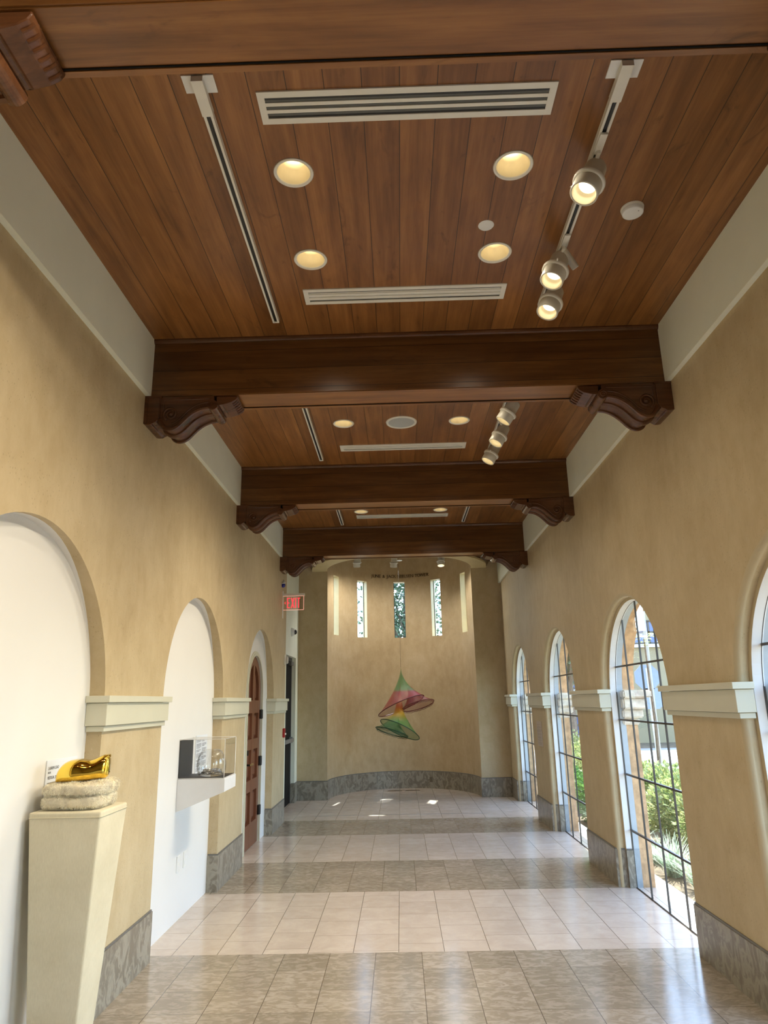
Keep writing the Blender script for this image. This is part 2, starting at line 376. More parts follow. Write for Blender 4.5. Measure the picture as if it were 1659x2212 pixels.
# return to the alcove
quad(bm, [(XL, YLE, 0), (-1.82, YLE, 0), (-1.82, YLE, ZC), (XL, YLE, ZC)], 0)
w = finish('wall_left', bm, [M['plaster'], M['white']]); w['keep'] = 1; struct(w)
bm = B()
DC, DR, DS = 8.775, 0.435, 1.765    # arched door
for c in LC:
    if abs(c - 8.73) > 0.1:
        o_ = arc(c, LR + 0.01, LS, 40)
        quad(bm, [(XP, y_, z_) for y_, z_ in ([(c + LR + 0.01, 0)] + o_ + [(c - LR - 0.01, 0)])])
    else:
        out = [(c + LR + 0.01, 0)] + arc(c, LR + 0.01, LS, 40) + [(c - LR - 0.01, 0)]
        inn = [(DC + DR, 0)] + arc(DC, DR, DS, 40) + [(DC - DR, 0)]
        for i in range(len(out) - 1):
            quad(bm, [(XP, *out[i]), (XP, *out[i + 1]), (XP, *inn[i + 1]), (XP, *inn[i])])
        for i in range(len(inn) - 1):
            quad(bm, [(XP, *inn[i]), (XP, *inn[i + 1]), (XP - 0.16, *inn[i + 1]), (XP - 0.16, *inn[i])])
struct(finish('wall_left_recesses', bm, M['white']))
# cream upper band on both sides + its lit edge
bm = B()
box(bm, XL - 0.06, FXL, YB, YLE + 0.02, ZR, ZC + 0.02)
struct(finish('trim_2', bm, M['cream']))
bm = B(); box(bm, FXR, XR + 0.06, YB, YE, ZR, ZC + 0.02)
struct(finish('trim_3', bm, M['cream']))
# ---------------- alcove on the left
bm = B(); AXL = -1.825; D0, D1, DZ = 11.42, 12.47, 2.38
quad(bm, [(AXL, YLE, 0), (AXL, D0, 0), (AXL, D0, ZC), (AXL, YLE, ZC)]); quad(bm, [(AXL, D1, 0), (AXL, YE, 0), (AXL, YE, ZC), (AXL, D1, ZC)])
quad(bm, [(AXL, D0, DZ), (AXL, D1, DZ), (AXL, D1, ZC), (AXL, D0, ZC)])
for a in ([(AXL, D0, 0), (AXL - .15, D0, 0), (AXL - .15, D0, DZ), (AXL, D0, DZ)], [(AXL, D1, 0), (AXL - .15, D1, 0), (AXL - .15, D1, DZ), (AXL, D1, DZ)], [(AXL, D0, DZ), (AXL - .15, D0, DZ), (AXL - .15, D1, DZ), (AXL, D1, DZ)]): quad(bm, a)
struct(finish('wall_left_alcove', bm, M['cream']))
# ---------------- right wall with stepped window openings
prof = [(XR, 0.0, 0)]
for k in range(1, 9):
    a = PI / 2 * k / 8; prof.append((XR + 0.034 * (1 - math.cos(a)), 0.034 * math.sin(a), 1))
prof += [(XR + 0.0345, 0.027, 0), (1.964, 0.027, 0), (1.968, 0.055, 1), (XG + 0.008, 0.058, 2)]
bm = B(); arch_wall(bm, XR, RC, RR, RS, YB, YE, ZR + 0.02)
def outline(c, R, S, n=40): return [(c + R, 0)] + arc(c, R, S, n) + [(c - R, 0)]
for c in RC:
    for (xa, oa, _), (xb, ob, mi) in zip(prof[:-1], prof[1:]):
        A_, B_ = outline(c, RR - oa, RS), outline(c, RR - ob, RS)
        for i in range(len(A_) - 1):
            f = quad(bm, [(xa, *A_[i]), (xa, *A_[i + 1]), (xb, *B_[i + 1]), (xb, *B_[i])], mi); f.smooth = mi == 1 and xb < XR + 0.0342
    rg = RR - 0.056
    # stone jamb outside the glass
    A_ = outline(c, rg, RS)
    for i in range(len(A_) - 1): quad(bm, [(XG + 0.008, *A_[i]), (XG + 0.008, *A_[i + 1]), (XG + 0.06, *A_[i + 1]), (XG + 0.06, *A_[i])], 4); quad(bm, [(XG + 0.06, *A_[i]), (XG + 0.06, *A_[i + 1]), (XO, *A_[i + 1]), (XO, *A_[i])], 3)
bmo = bm
bm2 = B(); arch_wall(bm2, XO, RC, RR - 0.056, RS, YB - 0.2, YE + 0.3, 5.2, mi=0); struct(finish('wall_right_outside', bm2, M['stone']))
struct(finish('wall_right', bm, [M['plaster'], M['tan'], M['white'], M['stone'], simple('grey_outer_frame', (0.30, 0.34, 0.37), 0.4)]))
# ---------------- end wall, back wall
bm = B()
quad(bm, [(AXL, YE, 0), (AX - AR, YE, 0), (AX - AR, YE, ZC), (AXL, YE, ZC)]); quad(bm, [(AX + AR, YE, 0), (XR, YE, 0), (XR, YE, ZC), (AX + AR, YE, ZC)])
struct(finish('wall_end', bm, M['plaster']))
bm = B(); quad(bm, [(-2.0, YB, 0), (XO, YB, 0), (XO, YB, ZC), (-2.0, YB, ZC)])
struct(finish('wall_back', bm, M['plaster']))
# ---------------- apse (tower) with slit windows
TZ = 7.6
WTH = [0, 33.5, -34.5, 67.5, -67.0]; WH = 0.115; WZ0, WZ1 = 2.85, 3.985
UTH = [8, -26, 40, -58]; UZ0, UZ1 = 6.1, 7.0
def ap(th, z, e=0.0): # th degrees from +y toward +x
    a = math.radians(th); return Vector((AX + (AR + e) * math.sin(a), YE + (ARY + e) * math.cos(a), z))
def angw(th): # angular half-width for WH metres
    a = ap(th - 0.5, 0); b = ap(th + 0.5, 0); return WH / (a - b).length
cuts = set([-90, 90] + list(range(-90, 91, 4)))
holes = []
for th in WTH: w_ = angw(th); holes.append((th - w_, th + w_, WZ0, WZ1))
for th in UTH: w_ = angw(th); holes.append((th - w_, th + w_, UZ0, UZ1))
tl = sorted([t_ for t_ in cuts if not any(h[0] - 1.2 < t_ < h[1] + 1.2 for h in holes)] + [h[0] for h in holes] + [h[1] for h in holes])
zl = [0, WZ0, WZ1, 4.6, UZ0, UZ1, TZ]
def shell(bm, e, mi=0):
    for a, b in zip(tl[:-1], tl[1:]):
        for z0, z1 in zip(zl[:-1], zl[1:]):
            if any(a >= h[0] - 1e-6 and b <= h[1] + 1e-6 and z0 >= h[2] - 1e-6 and z1 <= h[3] + 1e-6 for h in holes): continue
            f = quad(bm, [ap(a, z0, e), ap(b, z0, e), ap(b, z1, e), ap(a, z1, e)], mi); f.smooth = True
WT = 0.17
bm = B(); shell(bm, 0)
# front half of the tower above the ring
for i in range(40):
    a, b = PI * i / 40, PI * (i + 1) / 40
    p = lambda q, z: (AX + AR * math.cos(q), YE - AR * math.sin(q), z)
    quad(bm, [p(a, 3.965), p(b, 3.965), p(b, TZ), p(a, TZ)])
bm.verts.ensure_lookup_table()
bmesh.ops.remove_doubles(bm, verts=bm.verts, dist=0.0005)
struct(finish('wall_apse', bm, M['apse_plaster'], smooth=False))
for p_ in bpy.data.objects['wall_apse'].data.polygons: p_.use_smooth = True
bm = B()
for (a, b, z0, z1) in holes:
    m = (a + b) / 2; ctr = ap(m, 0); n_ = (ap(m, 0, 1) - ctr).normalized(); n_.z = 0
    tvec = (ap(b, 0) - ap(a, 0)).normalized()
    I = [ap(a, 0) , ap(b, 0)]; O = [ap(a, 0) + n_ * WT, ap(b, 0) + n_ * WT]
    for k in (0, 1): quad(bm, [(I[k].x, I[k].y, z0), (O[k].x, O[k].y, z0), (O[k].x, O[k].y, z1), (I[k].x, I[k].y, z1)])
    for z in (z0, z1): quad(bm, [(I[0].x, I[0].y, z), (I[1].x, I[1].y, z), (O[1].x, O[1].y, z), (O[0].x, O[0].y, z)])
struct(finish('wall_apse_reveals', bm, M['soffit']))
bm = B(); shell(bm, WT)
struct(finish('wall_apse_outside', bm, M['stone_pale']))
bm = B(); quad(bm, [(AX - 1.9, YE - 1.7, TZ), (AX + 1.9, YE - 1.7, TZ), (AX + 1.9, YE + 2.2, TZ), (AX - 1.9, YE + 2.2, TZ)])
struct(finish('ceiling_tower', bm, M['cream']))
wi = 0
for hi_, (a, b, z0, z1) in enumerate(holes):
    wi += 1
    m = (a + b) / 2; ctr = ap(m, 0); n_ = (ap(m, 0, 1) - ctr).normalized()
    root = thing('window_%d' % wi, None, None); struct(root)
    I = [ap(a, 0) + n_ * 0.12, ap(b, 0) + n_ * 0.12]
    bm = B(); tube(bm, [(I[0].x, I[0].y, z0), (I[0].x, I[0].y, z1), (I[1].x, I[1].y, z1), (I[1].x, I[1].y, z0)], 0.010, 4, True)
    finish('window_frame', bm, M['black'], root)
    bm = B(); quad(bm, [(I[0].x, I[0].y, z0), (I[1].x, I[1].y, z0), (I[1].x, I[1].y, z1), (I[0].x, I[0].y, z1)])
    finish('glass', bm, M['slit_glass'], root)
# ---------------- ring soffit under the tower, crown moulding
bm = B(); RO = 1.61; ZRG = 3.965
N = 60
for i in range(N):
    a, b = PI * i / N, PI * (i + 1) / N
    p = lambda r, q, z: (AX + r * math.cos(q), YE - r * math.sin(q), z)
    quad(bm, [p(AR, a, ZRG), p(AR, b, ZRG), p(RO, b, ZRG), p(RO, a, ZRG)]); quad(bm, [p(RO, a, ZRG), p(RO, b, ZRG), p(RO, b, ZC), p(RO, a, ZC)])
struct(finish('trim_4', bm, M['soffit']))
bm = B()
cp = [(RO, 3.995), (RO + 0.018, 3.995), (RO + 0.022, 4.02), (RO + 0.05, 4.05), (RO + 0.055, 4.075), (RO + 0.085, 4.09), (RO + 0.09, ZC)]
for i in range(N):
    a, b = PI * i / N, PI * (i + 1) / N
    for (r0, z0), (r1, z1) in zip(cp[:-1], cp[1:]): quad(bm, [p(r0, a, z0), p(r0, b, z0), p(r1, b, z1), p(r1, a, z1)])
struct(finish('trim_5', bm, M['carved_wood']))
# ---------------- ceiling with holes for recessed cans
CANS = [(-0.452, 0.75), (0.612, 0.75), (-0.452, 2.813), (0.612, 2.813), (-0.455, 3.50), (0.612, 3.49), (-0.455, 5.35), (0.612, 5.35), (-0.459, 5.976), (0.61, 5.976), (-0.46, 8.3), (0.61, 8.3), (-0.465, 9.078), (0.608, 9.078)]
CR = 0.084
bm = B(); hs = 0.11
xs = sorted(set([-1.9, XR + 0.02] + [round(v, 4) for c in CANS for v in (c[0] - hs, c[0] + hs)]))
ys = sorted(set([YB, 11.1] + [round(v, 4) for c in CANS for v in (c[1] - hs, c[1] + hs)]))
def clean(v):
    o = [v[0]]
    for q in v[1:]:
        if q - o[-1] > 1e-6: o.append(q)
    return o
xs, ys = clean(xs), clean(ys)
# x-breaks differ slightly between rows: work row by row
for y0, y1 in zip(ys[:-1], ys[1:]):
    mid = (y0 + y1) / 2; cs = sorted([c for c in CANS if abs(c[1] - mid) < hs]); full = [c for c in cs if y0 >= c[1] - hs - 1e-3 and y1 <= c[1] + hs + 1e-3]
    if not full: quad(bm, [(-1.9, y0, ZC), (XR + .02, y0, ZC), (XR + .02, y1, ZC), (-1.9, y1, ZC)]); continue
    x = -1.9
    for c in full:
        quad(bm, [(x, y0, ZC), (c[0] - hs, y0, ZC), (c[0] - hs, y1, ZC), (x, y1, ZC)]); x = c[0] + hs
    quad(bm, [(x, y0, ZC), (XR + .02, y0, ZC), (XR + .02, y1, ZC), (x, y1, ZC)])
for c in CANS:
    n = 32
    def sq(a):
        m = max(abs(math.cos(a)), abs(math.sin(a))); return (c[0] + hs * math.cos(a) / m, c[1] + hs * math.sin(a) / m, ZC)
    for i in range(n):
        a, b = 2 * PI * (i + .5) / n - PI / 4 - PI / n, 2 * PI * (i + 1.5) / n - PI / 4 - PI / n
        quad(bm, [sq(a), sq(b), (c[0] + CR * math.cos(b), c[1] + CR * math.sin(b), ZC), (c[0] + CR * math.cos(a), c[1] + CR * math.sin(a), ZC)])
N = 30
for s_ in (-1, 1):
    ex = -1.9 if s_ < 0 else XR + 0.02
    for i in range(N):
        a, b = (PI / 2) * i / N, (PI / 2) * (i + 1) / N
        ya, xa, yb, xb = YE - RO * math.cos(a), s_ * RO * math.sin(a), YE - RO * math.cos(b), s_ * RO * math.sin(b)
        quad(bm, [(AX + xa, ya, ZC), (AX + xb, yb, ZC), (ex, yb, ZC), (ex, ya, ZC)])
quad(bm, [(-1.9, 11.1, ZC), (XR + .02, 11.1, ZC), (XR + .02, YE - RO, ZC), (-1.9, YE - RO, ZC)])
KEEP.add(id(bm))
struct(finish('ceiling', bm, M['ceil_wood']))
bm = B(); box(bm, -2.2, XO, YB, 10.9, 4.5, 4.6); struct(finish('ceiling_roof', bm, M['stone_pale']))
# ---------------- baseboards
def base_prism(bm, poly):
    prism(bm, poly, 2, 0, ZBASE - 0.012, 0)
    cx = sum(p[0] for p in poly) / len(poly); cy = sum(p[1] for p in poly) / len(poly)
    pp = []
    for x_, y_ in poly:
        d = Vector((x_ - cx, y_ - cy)); 
        pp.append((x_ - math.copysign(0.005, d.x), y_ - math.copysign(0.005, d.y)))
    prism(bm, pp, 2, ZBASE - 0.012, ZBASE, 1)
e = 0.013
bm = B(); ys_ = YB
for c in LC + [None]:
    ye_ = (c - LR) if c is not None else YLE
    if ye_ - ys_ > 0.05: base_prism(bm, [(XP + 0.001, ys_ - e), (XL + e, ys_ - e), (XL + e, ye_ + e), (XP + 0.001, ye_ + e)])
    if c is not None: ys_ = c + LR
struct(finish('baseboard_left', bm, [M['base'], M['base_edge']]))
bm = B(); ys_ = YB
for c in RC + [None]:
    ye_ = (c - RR) if c is not None else YE
    if ye_ - ys_ > 0.05:
        a0, a1 = ys_ - 0.030 - e, ye_ + 0.030 + e
        if c is None: a1 = YE
        base_prism(bm, [(XR - e, a0 + 0.03), (1.964, a0 - 0.002), (1.964, a1 + (0.002 if c is not None else 0)), (XR - e, a1 - (0.03 if c is not None else 0))])
        b0, b1 = ys_ - 0.056 - e, (ye_ + 0.056 + e) if c is not None else YE
        base_prism(bm, [(1.9645, b0), (XG - 0.002, b0 - 0.002), (XG - 0.002, b1), (1.9645, b1)])
    if c is not None: ys_ = c + RR
struct(finish('baseboard_right', bm, [M['base'], M['base_edge']]))
bm = B()
base_prism(bm, [(AXL, YE - e), (AX - AR + e, YE - e), (AX - AR + e, YE), (AXL, YE)]); base_prism(bm, [(AX + AR - e, YE - e), (XR - e, YE - e), (XR - e, YE), (AX + AR - e, YE)])
base_prism(bm, [(AXL - 0.06, D1 - e), (AXL + e, D1 - e), (AXL + e, YE - e), (AXL - 0.06, YE - e)])
struct(finish('baseboard_end', bm, [M['base'], M['base_edge']]))
bm = B()
for i in range(60):
    a, b = -90 + 3 * i, -87 + 3 * i
    for q in ((ap(a, 0, -e), ap(b, 0, -e), ap(b, ZBASE - .012, -e), ap(a, ZBASE - .012, -e), 0), (ap(a, ZBASE - .012, -e), ap(b, ZBASE - .012, -e), ap(b, ZBASE, -e + .005), ap(a, ZBASE, -e + .005), 1), (ap(a, ZBASE, -e + .005), ap(b, ZBASE, -e + .005), ap(b, ZBASE, 0), ap(a, ZBASE, 0), 1)):
        f = quad(bm, q[:4], q[4]); f.smooth = True
struct(finish('baseboard_apse', bm, [M['base'], M['base_edge']]))
# ---------------- impost capitals (structure)
CAPP = [(0.0, 1.485), (0.018, 1.485), (0.018, 1.515), (0.034, 1.522), (0.034, 1.640), (0.052, 1.645), (0.052, 1.682), (0.0, 1.682)]
tn = 6
def cap(side, ya, yb, xin, endp=(1, 1)):
    """moulded block wrapping a pier: ya..yb pier edges, xin depth it wraps into the opening"""
    global tn
    bm = B()
    for (p0, z0), (p1, z1) in ((( .018, 1.485), (.018, 1.515)), ((.034, 1.517), (.034, 1.642)), ((.052, 1.644), (.052, 1.682))):
        q = p0; a = ya - q * endp[0]; b = yb + q * endp[1]
        if side < 0: box(bm, xin, XL + q, a, b, z0, z1)
        else: box(bm, XR - q, xin, a, b, z0, z1)
        # small sloped link between steps
    bmesh.ops.bevel(bm, geom=list(bm.edges), offset=0.002, segments=1, affect='EDGES')
    struct(finish('trim_%d' % tn, bm, M['trimc'])); tn += 1
edgesL = [(YB, LC[0] - LR)] + [(LC[i] + LR, LC[i + 1] - LR) for i in range(len(LC) - 1)] + [(LC[-1] + LR, YLE)]
for a, b in edgesL:
    if b - a > 0.05: cap(-1, a, b, XP + 0.001)
edgesR = [(YB, RC[0] - RR)] + [(RC[i] + RR, RC[i + 1] - RR) for i in range(len(RC) - 1)] + [(RC[-1] + RR, YE)]
for i, (a, b) in enumerate(edgesR): cap(1, a - 0.030, b + (0.030 if b < YE - 0.01 else -0.053), 1.963)
# exterior stone capitals
for i, (a, b) in enumerate(edgesR):
    if b < 3: continue
    bm = B()
    for k, (q, z0, z1) in enumerate(((0.02, 1.36, 1.42), (0.05, 1.42, 1.50), (0.085, 1.50, 1.60), (0.12, 1.60, 1.67))):
        box(bm, XG + 0.03, XO + q, a - 0.056 - q, b + 0.056 + q, z0, z1)
    bmesh.ops.bevel(bm, geom=list(bm.edges), offset=0.012, segments=2, affect='EDGES')
    struct(finish('trim_%d' % tn, bm, M['stone_pale'])); tn += 1
# ---------------- arched windows on the right
BZ = [0.465, 0.937, 1.409, 1.881]
for c in RC:
    wi += 1
    root = thing('window_%d' % wi, None, None, (XG, c, 0)); struct(root); R_ = RR - 0.053
    bm = B()
    pts = [(0.0, R_ * math.cos(PI * i / 40), RS + R_ * math.sin(PI * i / 40)) for i in range(41)]
    tube(bm, [(0, R_, 0.004)] + pts + [(0, -R_, 0.004)], 0.007, 4, True)
    finish('window_frame', bm, M['muntin'], root)
    bm = B()
    for k in (-2, -1, 0, 1, 2):
        yy = k * 0.387 + (0.04 if c > 3 else 0)
        if abs(yy) < R_: 
            zt = RS + math.sqrt(R_ * R_ - yy * yy); box(bm, -0.004, 0.010, yy - 0.0045, yy + 0.0045, 0.005, zt)
    for z in BZ:
        h_ = R_ if z < RS else math.sqrt(R_ * R_ - (z - RS) ** 2); box(bm, -0.005, 0.012, -h_, h_, z - 0.0075, z + 0.0075)
    finish('glazing_bars', bm, M['muntin'], root)
    bm = B(); g = outline(0, R_, RS); bm.faces.new([bm.verts.new((0.002, y_, z_)) for y_, z_ in g])
    finish('glass', bm, M['glass'], root)

# ================================================================ BEAMS + CORBELS
def beam_label(i): return ['dark wooden ceiling beam behind the viewer', 'dark wooden ceiling beam nearest the camera, crossing the top edge of the view', 'dark wooden ceiling beam between the big vents and the round speaker bay', 'dark wooden ceiling beam beyond the round speaker, third from the top of the view', 'dark wooden ceiling beam farthest away, in front of the round tower'][i]
for i, y0 in enumerate(BEAMS):
    r = thing('ceiling_beam', beam_label(i), 'beam', (0, y0, ZB), 'wooden ceiling beams')
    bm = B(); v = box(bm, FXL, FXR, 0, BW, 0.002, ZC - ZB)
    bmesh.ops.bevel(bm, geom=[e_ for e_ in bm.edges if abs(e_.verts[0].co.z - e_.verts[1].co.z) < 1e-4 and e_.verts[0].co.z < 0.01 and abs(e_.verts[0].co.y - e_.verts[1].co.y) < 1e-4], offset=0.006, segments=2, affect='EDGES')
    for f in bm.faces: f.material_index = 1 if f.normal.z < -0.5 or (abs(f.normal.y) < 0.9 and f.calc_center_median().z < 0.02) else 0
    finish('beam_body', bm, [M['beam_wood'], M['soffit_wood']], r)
    bm = B()
    for s_, yy in ((-1, 0), (1, BW)):
        H_ = ZC - ZB
        pr_ = [(yy, H_ - 0.030), (yy + s_ * 0.010, H_ - 0.030), (yy + s_ * 0.017, H_ - 0.022), (yy + s_ * 0.022, H_ - 0.010), (yy + s_ * 0.022, H_), (yy, H_)]
        prism(bm, pr_, 0, FXL, FXR)
    finish('crown_moulding', bm, M['carved_wood'], r)
    bm = B(); box(bm, FXL, FXR, BW - 0.022, BW - 0.016, -0.002, 0.004); finish('groove', bm, M['black'], r)
    bm = B(); box(bm, FXL, FXR, BW - 0.015, BW + 0.008, -0.006, 0.014); finish('bead', bm, M['soffit_wood'], r)

# corbel: local x = out from the wall, y = across (0..0.26), z = 0 at beam underside, down negative
def spiral_pts(cx, cz, r0, r1, turns, a0, n, sgn=1):
    return [(cx + (r0 + (r1 - r0) * k / n) * math.cos(a0 + sgn * 2 * PI * turns * k / n), cz + (r0 + (r1 - r0) * k / n) * math.sin(a0 + sgn * 2 * PI * turns * k / n)) for k in range(n + 1)]
# lower S curve of the bracket, x from wall, z from the beam
SC = [(0.105, -0.165), (0.118, -0.195), (0.140, -0.225), (0.172, -0.238), (0.205, -0.232), (0.235, -0.212), (0.265, -0.180), (0.300, -0.145), (0.340, -0.115), (0.385, -0.095), (0.425, -0.088), (0.455, -0.085)]
def smoothpts(p, n=5):
    out = []
    for i in range(len(p) - 1):
        p0 = p[max(i - 1, 0)]; p1 = p[i]; p2 = p[i + 1]; p3 = p[min(i + 2, len(p) - 1)]
        for k in range(n):
            t_ = k / n
            out.append(tuple(0.5 * ((2 * p1[j]) + (-p0[j] + p2[j]) * t_ + (2 * p0[j] - 5 * p1[j] + 4 * p2[j] - p3[j]) * t_ ** 2 + (-p0[j] + 3 * p1[j] - 3 * p2[j] + p3[j]) * t_ ** 3) for j in (0, 1)))
    out.append(p[-1]); return out
SCS = smoothpts(SC, 4)
CW = 0.262
def make_corbel(label):
    r = thing('carved_corbel', label, 'corbel', (0, 0, 0), 'carved wooden corbels under the beams')
    bm = B()   # back plate with moulded underside
    prism(bm, [(0.0, 0.0), (0.105, 0.0), (0.105, -0.155), (0.092, -0.170), (0.085, -0.186), (0.058, -0.192), (0.050, -0.205), (0.018, -0.205), (0.0, -0.200)], 1, 0.0, CW)
    bmesh.ops.bevel(bm, geom=list(bm.edges), offset=0.003, segments=1, affect='EDGES')
    box(bm, -0.008, 0.115, -0.006, CW + 0.006, -0.008, 0.004)
    box(bm, 0.0, 0.022, -0.006, 0.0, -0.198, -0.010); box(bm, 0.078, 0.100, -0.005, 0.0, -0.165, -0.010)
    finish('back_plate', bm, M['carved_wood'], r)
    bm = B()   # scroll bracket body, recessed web between the edge rolls
    poly = [(0.100, 0.0)] + SCS + [(0.470, -0.060), (0.470, 0.0)]
    prism(bm, poly, 1, 0.012, CW - 0.012)
    # edge rolls following the curve and a central rib underneath
    c3 = lambda yy, dz=0.0: [(x_, yy, z_ + dz) for x_, z_ in SCS]
    tube(bm, c3(0.014), 0.0155, 8); tube(bm, c3(CW - 0.014), 0.0155, 8)
    tube(bm, c3(CW / 2, 0.010), 0.030, 10)
    finish('scroll_bracket', bm, M['carved_wood'], r, smooth=False)
    for yy, dr in ((0.010, -1), (CW - 0.010, 1)):   # face mouldings and volutes, one part per cheek
        bm = B()
        sp_ = spiral_pts(0.178, -0.128, 0.052, 0.008, 1.9, -PI / 2 - 0.5, 34, -1)
        tube(bm, [(x_, yy, z_) for x_, z_ in sp_], 0.0085, 6)
        lathe_pts = [(0.178 + 0.012 * math.cos(2 * PI * k / 10), -0.128 + 0.012 * math.sin(2 * PI * k / 10)) for k in range(10)]
        prism(bm, lathe_pts, 1, yy - 0.010, yy + 0.010)
        up = [(x_, z_ + 0.040) for x_, z_ in SCS[14:]]
        tube(bm, [(x_, yy, z_) for x_, z_ in up], 0.006, 6)
        tube(bm, [(0.128, yy, -0.095), (0.128, yy, -0.022), (0.44, yy, -0.022)], 0.005, 5)
        finish('volute', bm, M['carved_wood'], r, smooth=True)
    bm = B()   # small roll across the tip
    cyl = [(0.465 + 0.036 * math.cos(2 * PI * k / 20), -0.072 + 0.036 * math.sin(2 * PI * k / 20)) for k in range(20)]
    prism(bm, cyl, 1, 0.0, CW)
    sm = [(0.465 + 0.026 * math.cos(2 * PI * k / 20), -0.072 + 0.026 * math.sin(2 * PI * k / 20)) for k in range(20)]
    for yy in (0.0, CW):
        tube(bm, [(x_, yy, z_) for x_, z_ in spiral_pts(0.465, -0.072, 0.028, 0.006, 1.6, -PI / 2, 22, -1)], 0.005, 5)
    finish('tip_roll', bm, M['carved_wood'], r, smooth=False)
    bm = B()   # pointed foot with flutes
    prism(bm, [(0.485, 0.0), (0.485, -0.060), (0.510, -0.068), (0.522, -0.058), (0.530, -0.066), (0.590, -0.050), (0.620, -0.032), (0.632, -0.014), (0.632, 0.0)], 1, 0.020, CW - 0.020)
    bmesh.ops.bevel(bm, geom=list(bm.edges), offset=0.004, segments=1, affect='EDGES')
    for k in range(6):
        yy = 0.045 + k * 0.0345; tube(bm, [(0.592, yy, -0.051), (0.614, yy, -0.039), (0.629, yy, -0.024)], 0.006, 5)
    finish('fluted_tip', bm, M['carved_wood'], r)
    return r
proto = None
where = ['behind the viewer', 'under the nearest beam', 'under the second beam, below the big vents', 'under the third beam, past the round speaker', 'under the farthest beam, by the tower']
for i, y0 in enumerate(BEAMS):
    if i == 0: continue
    for side in (-1, 1):
        lab = 'carved wooden scroll corbel %s, %s side' % (where[i], 'left' if side < 0 else 'right')
        if proto is None: proto = make_corbel(lab); o = proto
        else: o = copy_tree(proto); o['label'] = lab
        o.location = (XL if side < 0 else XR, y0 - 0.013 if side < 0 else y0 - 0.013 + CW, ZB - 0.004)
        if side > 0: o.rotation_euler = (0, 0, PI)

# ================================================================ CEILING FITTINGS
def add_light(name, kind, parent, loc, energy, color, **kw):
    l = bpy.data.lights.new(name, kind); l.energy = energy; l.color = color
    for k, v in kw.items(): setattr(l, k, v)
    o = bpy.data.objects.new(name, l); COL.objects.link(o); o.parent = parent; o.location = loc; return o
WARM = (1.0, 0.87, 0.66)
def make_can(label):
    r = thing('recessed_downlight', label, 'ceiling light', (0, 0, ZC), 'recessed downlights in the plank ceiling')
    bm = B(); lathe(bm, [(CR - 0.004, 0.003), (CR - 0.002, -0.004), (CR + 0.010, -0.006), (CR + 0.014, 0.0), (CR + 0.0, 0.0)], 40)
    finish('trim_ring', bm, M['metal_white'], r, True)
    bm = B(); lathe(bm, [(CR - 0.003, 0.0), (CR - 0.014, 0.035), (CR - 0.026, 0.07), (CR - 0.030, 0.074), (CR - 0.032, 0.100), (0.036, 0.128), (0.034, 0.14)], 40)
    finish('reflector_cone', bm, M['reflector'], r, True)
    bm = B(); lathe(bm, [(0.0, 0.112), (0.02, 0.112), (0.030, 0.118), (0.034, 0.13)], 24)
    finish('bulb', bm, M['bulb'], r, True)
    add_light('downlight_beam', 'SPOT', r, (0, 0, -0.012), CAN_POWER * 3.2, WARM, spot_size=math.radians(150), spot_blend=1.0, shadow_soft_size=0.05)
    return r
def can_label(x, y):
    s = 'left' if x < 0 else 'right'
    if y < 1: return 'recessed downlight in the ceiling overhead behind the nearest beam, %s one at %s' % (s, 'the front' if y > .5 else 'the back')
    if y < 3: return 'glowing recessed downlight just beyond the nearest long vent, %s one' % s
    if y < 4: return 'glowing recessed downlight just before the second long vent, %s one' % s
    if y < 5.5: return 'recessed downlight hidden behind the second beam, %s one' % s
    if y < 7: return 'glowing recessed downlight to the %s of the round ceiling speaker' % s
    if y < 9: return 'recessed downlight hidden behind the third beam, %s one' % s
    return 'small far recessed downlight beyond the third beam, %s one' % s
proto = None
for (x, y) in CANS:
    if proto is None: proto = make_can(can_label(x, y)); o = proto
    else: o = copy_tree(proto); o['label'] = can_label(x, y)
    o.location = (x, y, ZC)
# vents
def make_vent(y0, y1, label, bright=False):
    r = thing('linear_air_vent', label, 'air vent', (0.093, (y0 + y1) / 2, ZC), 'long slotted air vents in the ceiling')
    L, W = 1.27, y1 - y0; fr_ = 0.030
    bm = B()
    box(bm, -L / 2, L / 2, -W / 2, -W / 2 + fr_, -0.007, 0.001); box(bm, -L / 2, L / 2, W / 2 - fr_, W / 2, -0.007, 0.001)
    box(bm, -L / 2, -L / 2 + fr_, -W / 2 + fr_, W / 2 - fr_, -0.007, 0.001); box(bm, L / 2 - fr_, L / 2, -W / 2 + fr_, W / 2 - fr_, -0.007, 0.001)
    finish('vent_frame', bm, M['metal_white'], r)
    bm = B(); box(bm, -L / 2 + fr_, L / 2 - fr_, -W / 2 + fr_, W / 2 - fr_, -0.0012, -0.0005); finish('vent_slots', bm, M['track_slot'], r)
    iw = W - 2 * fr_
    for k in (1, 2):
        yy = -W / 2 + fr_ + iw * k / 3
        bm = B(); box(bm, -L / 2 + fr_, L / 2 - fr_, yy - 0.009, yy + 0.009, -0.006, -0.001); finish('louvre_bar', bm, M['metal_white'], r)
    for k in range(3):
        yy = -W / 2 + fr_ + iw * (k + .5) / 3 + 0.004
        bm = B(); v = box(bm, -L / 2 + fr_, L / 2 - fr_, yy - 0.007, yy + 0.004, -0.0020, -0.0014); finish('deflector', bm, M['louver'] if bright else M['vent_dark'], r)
make_vent(2.341, 2.510, 'long white slotted air vent nearest the camera, just past the first beam')
make_vent(3.797, 3.963, 'long white slotted air vent with dusty slots, just before the second beam', True)
make_vent(6.54, 6.70, 'long white slotted air vent beyond the round speaker, before the third beam', True)
make_vent(9.265, 9.43, 'small far white slotted air vent, before the farthest beam', True)
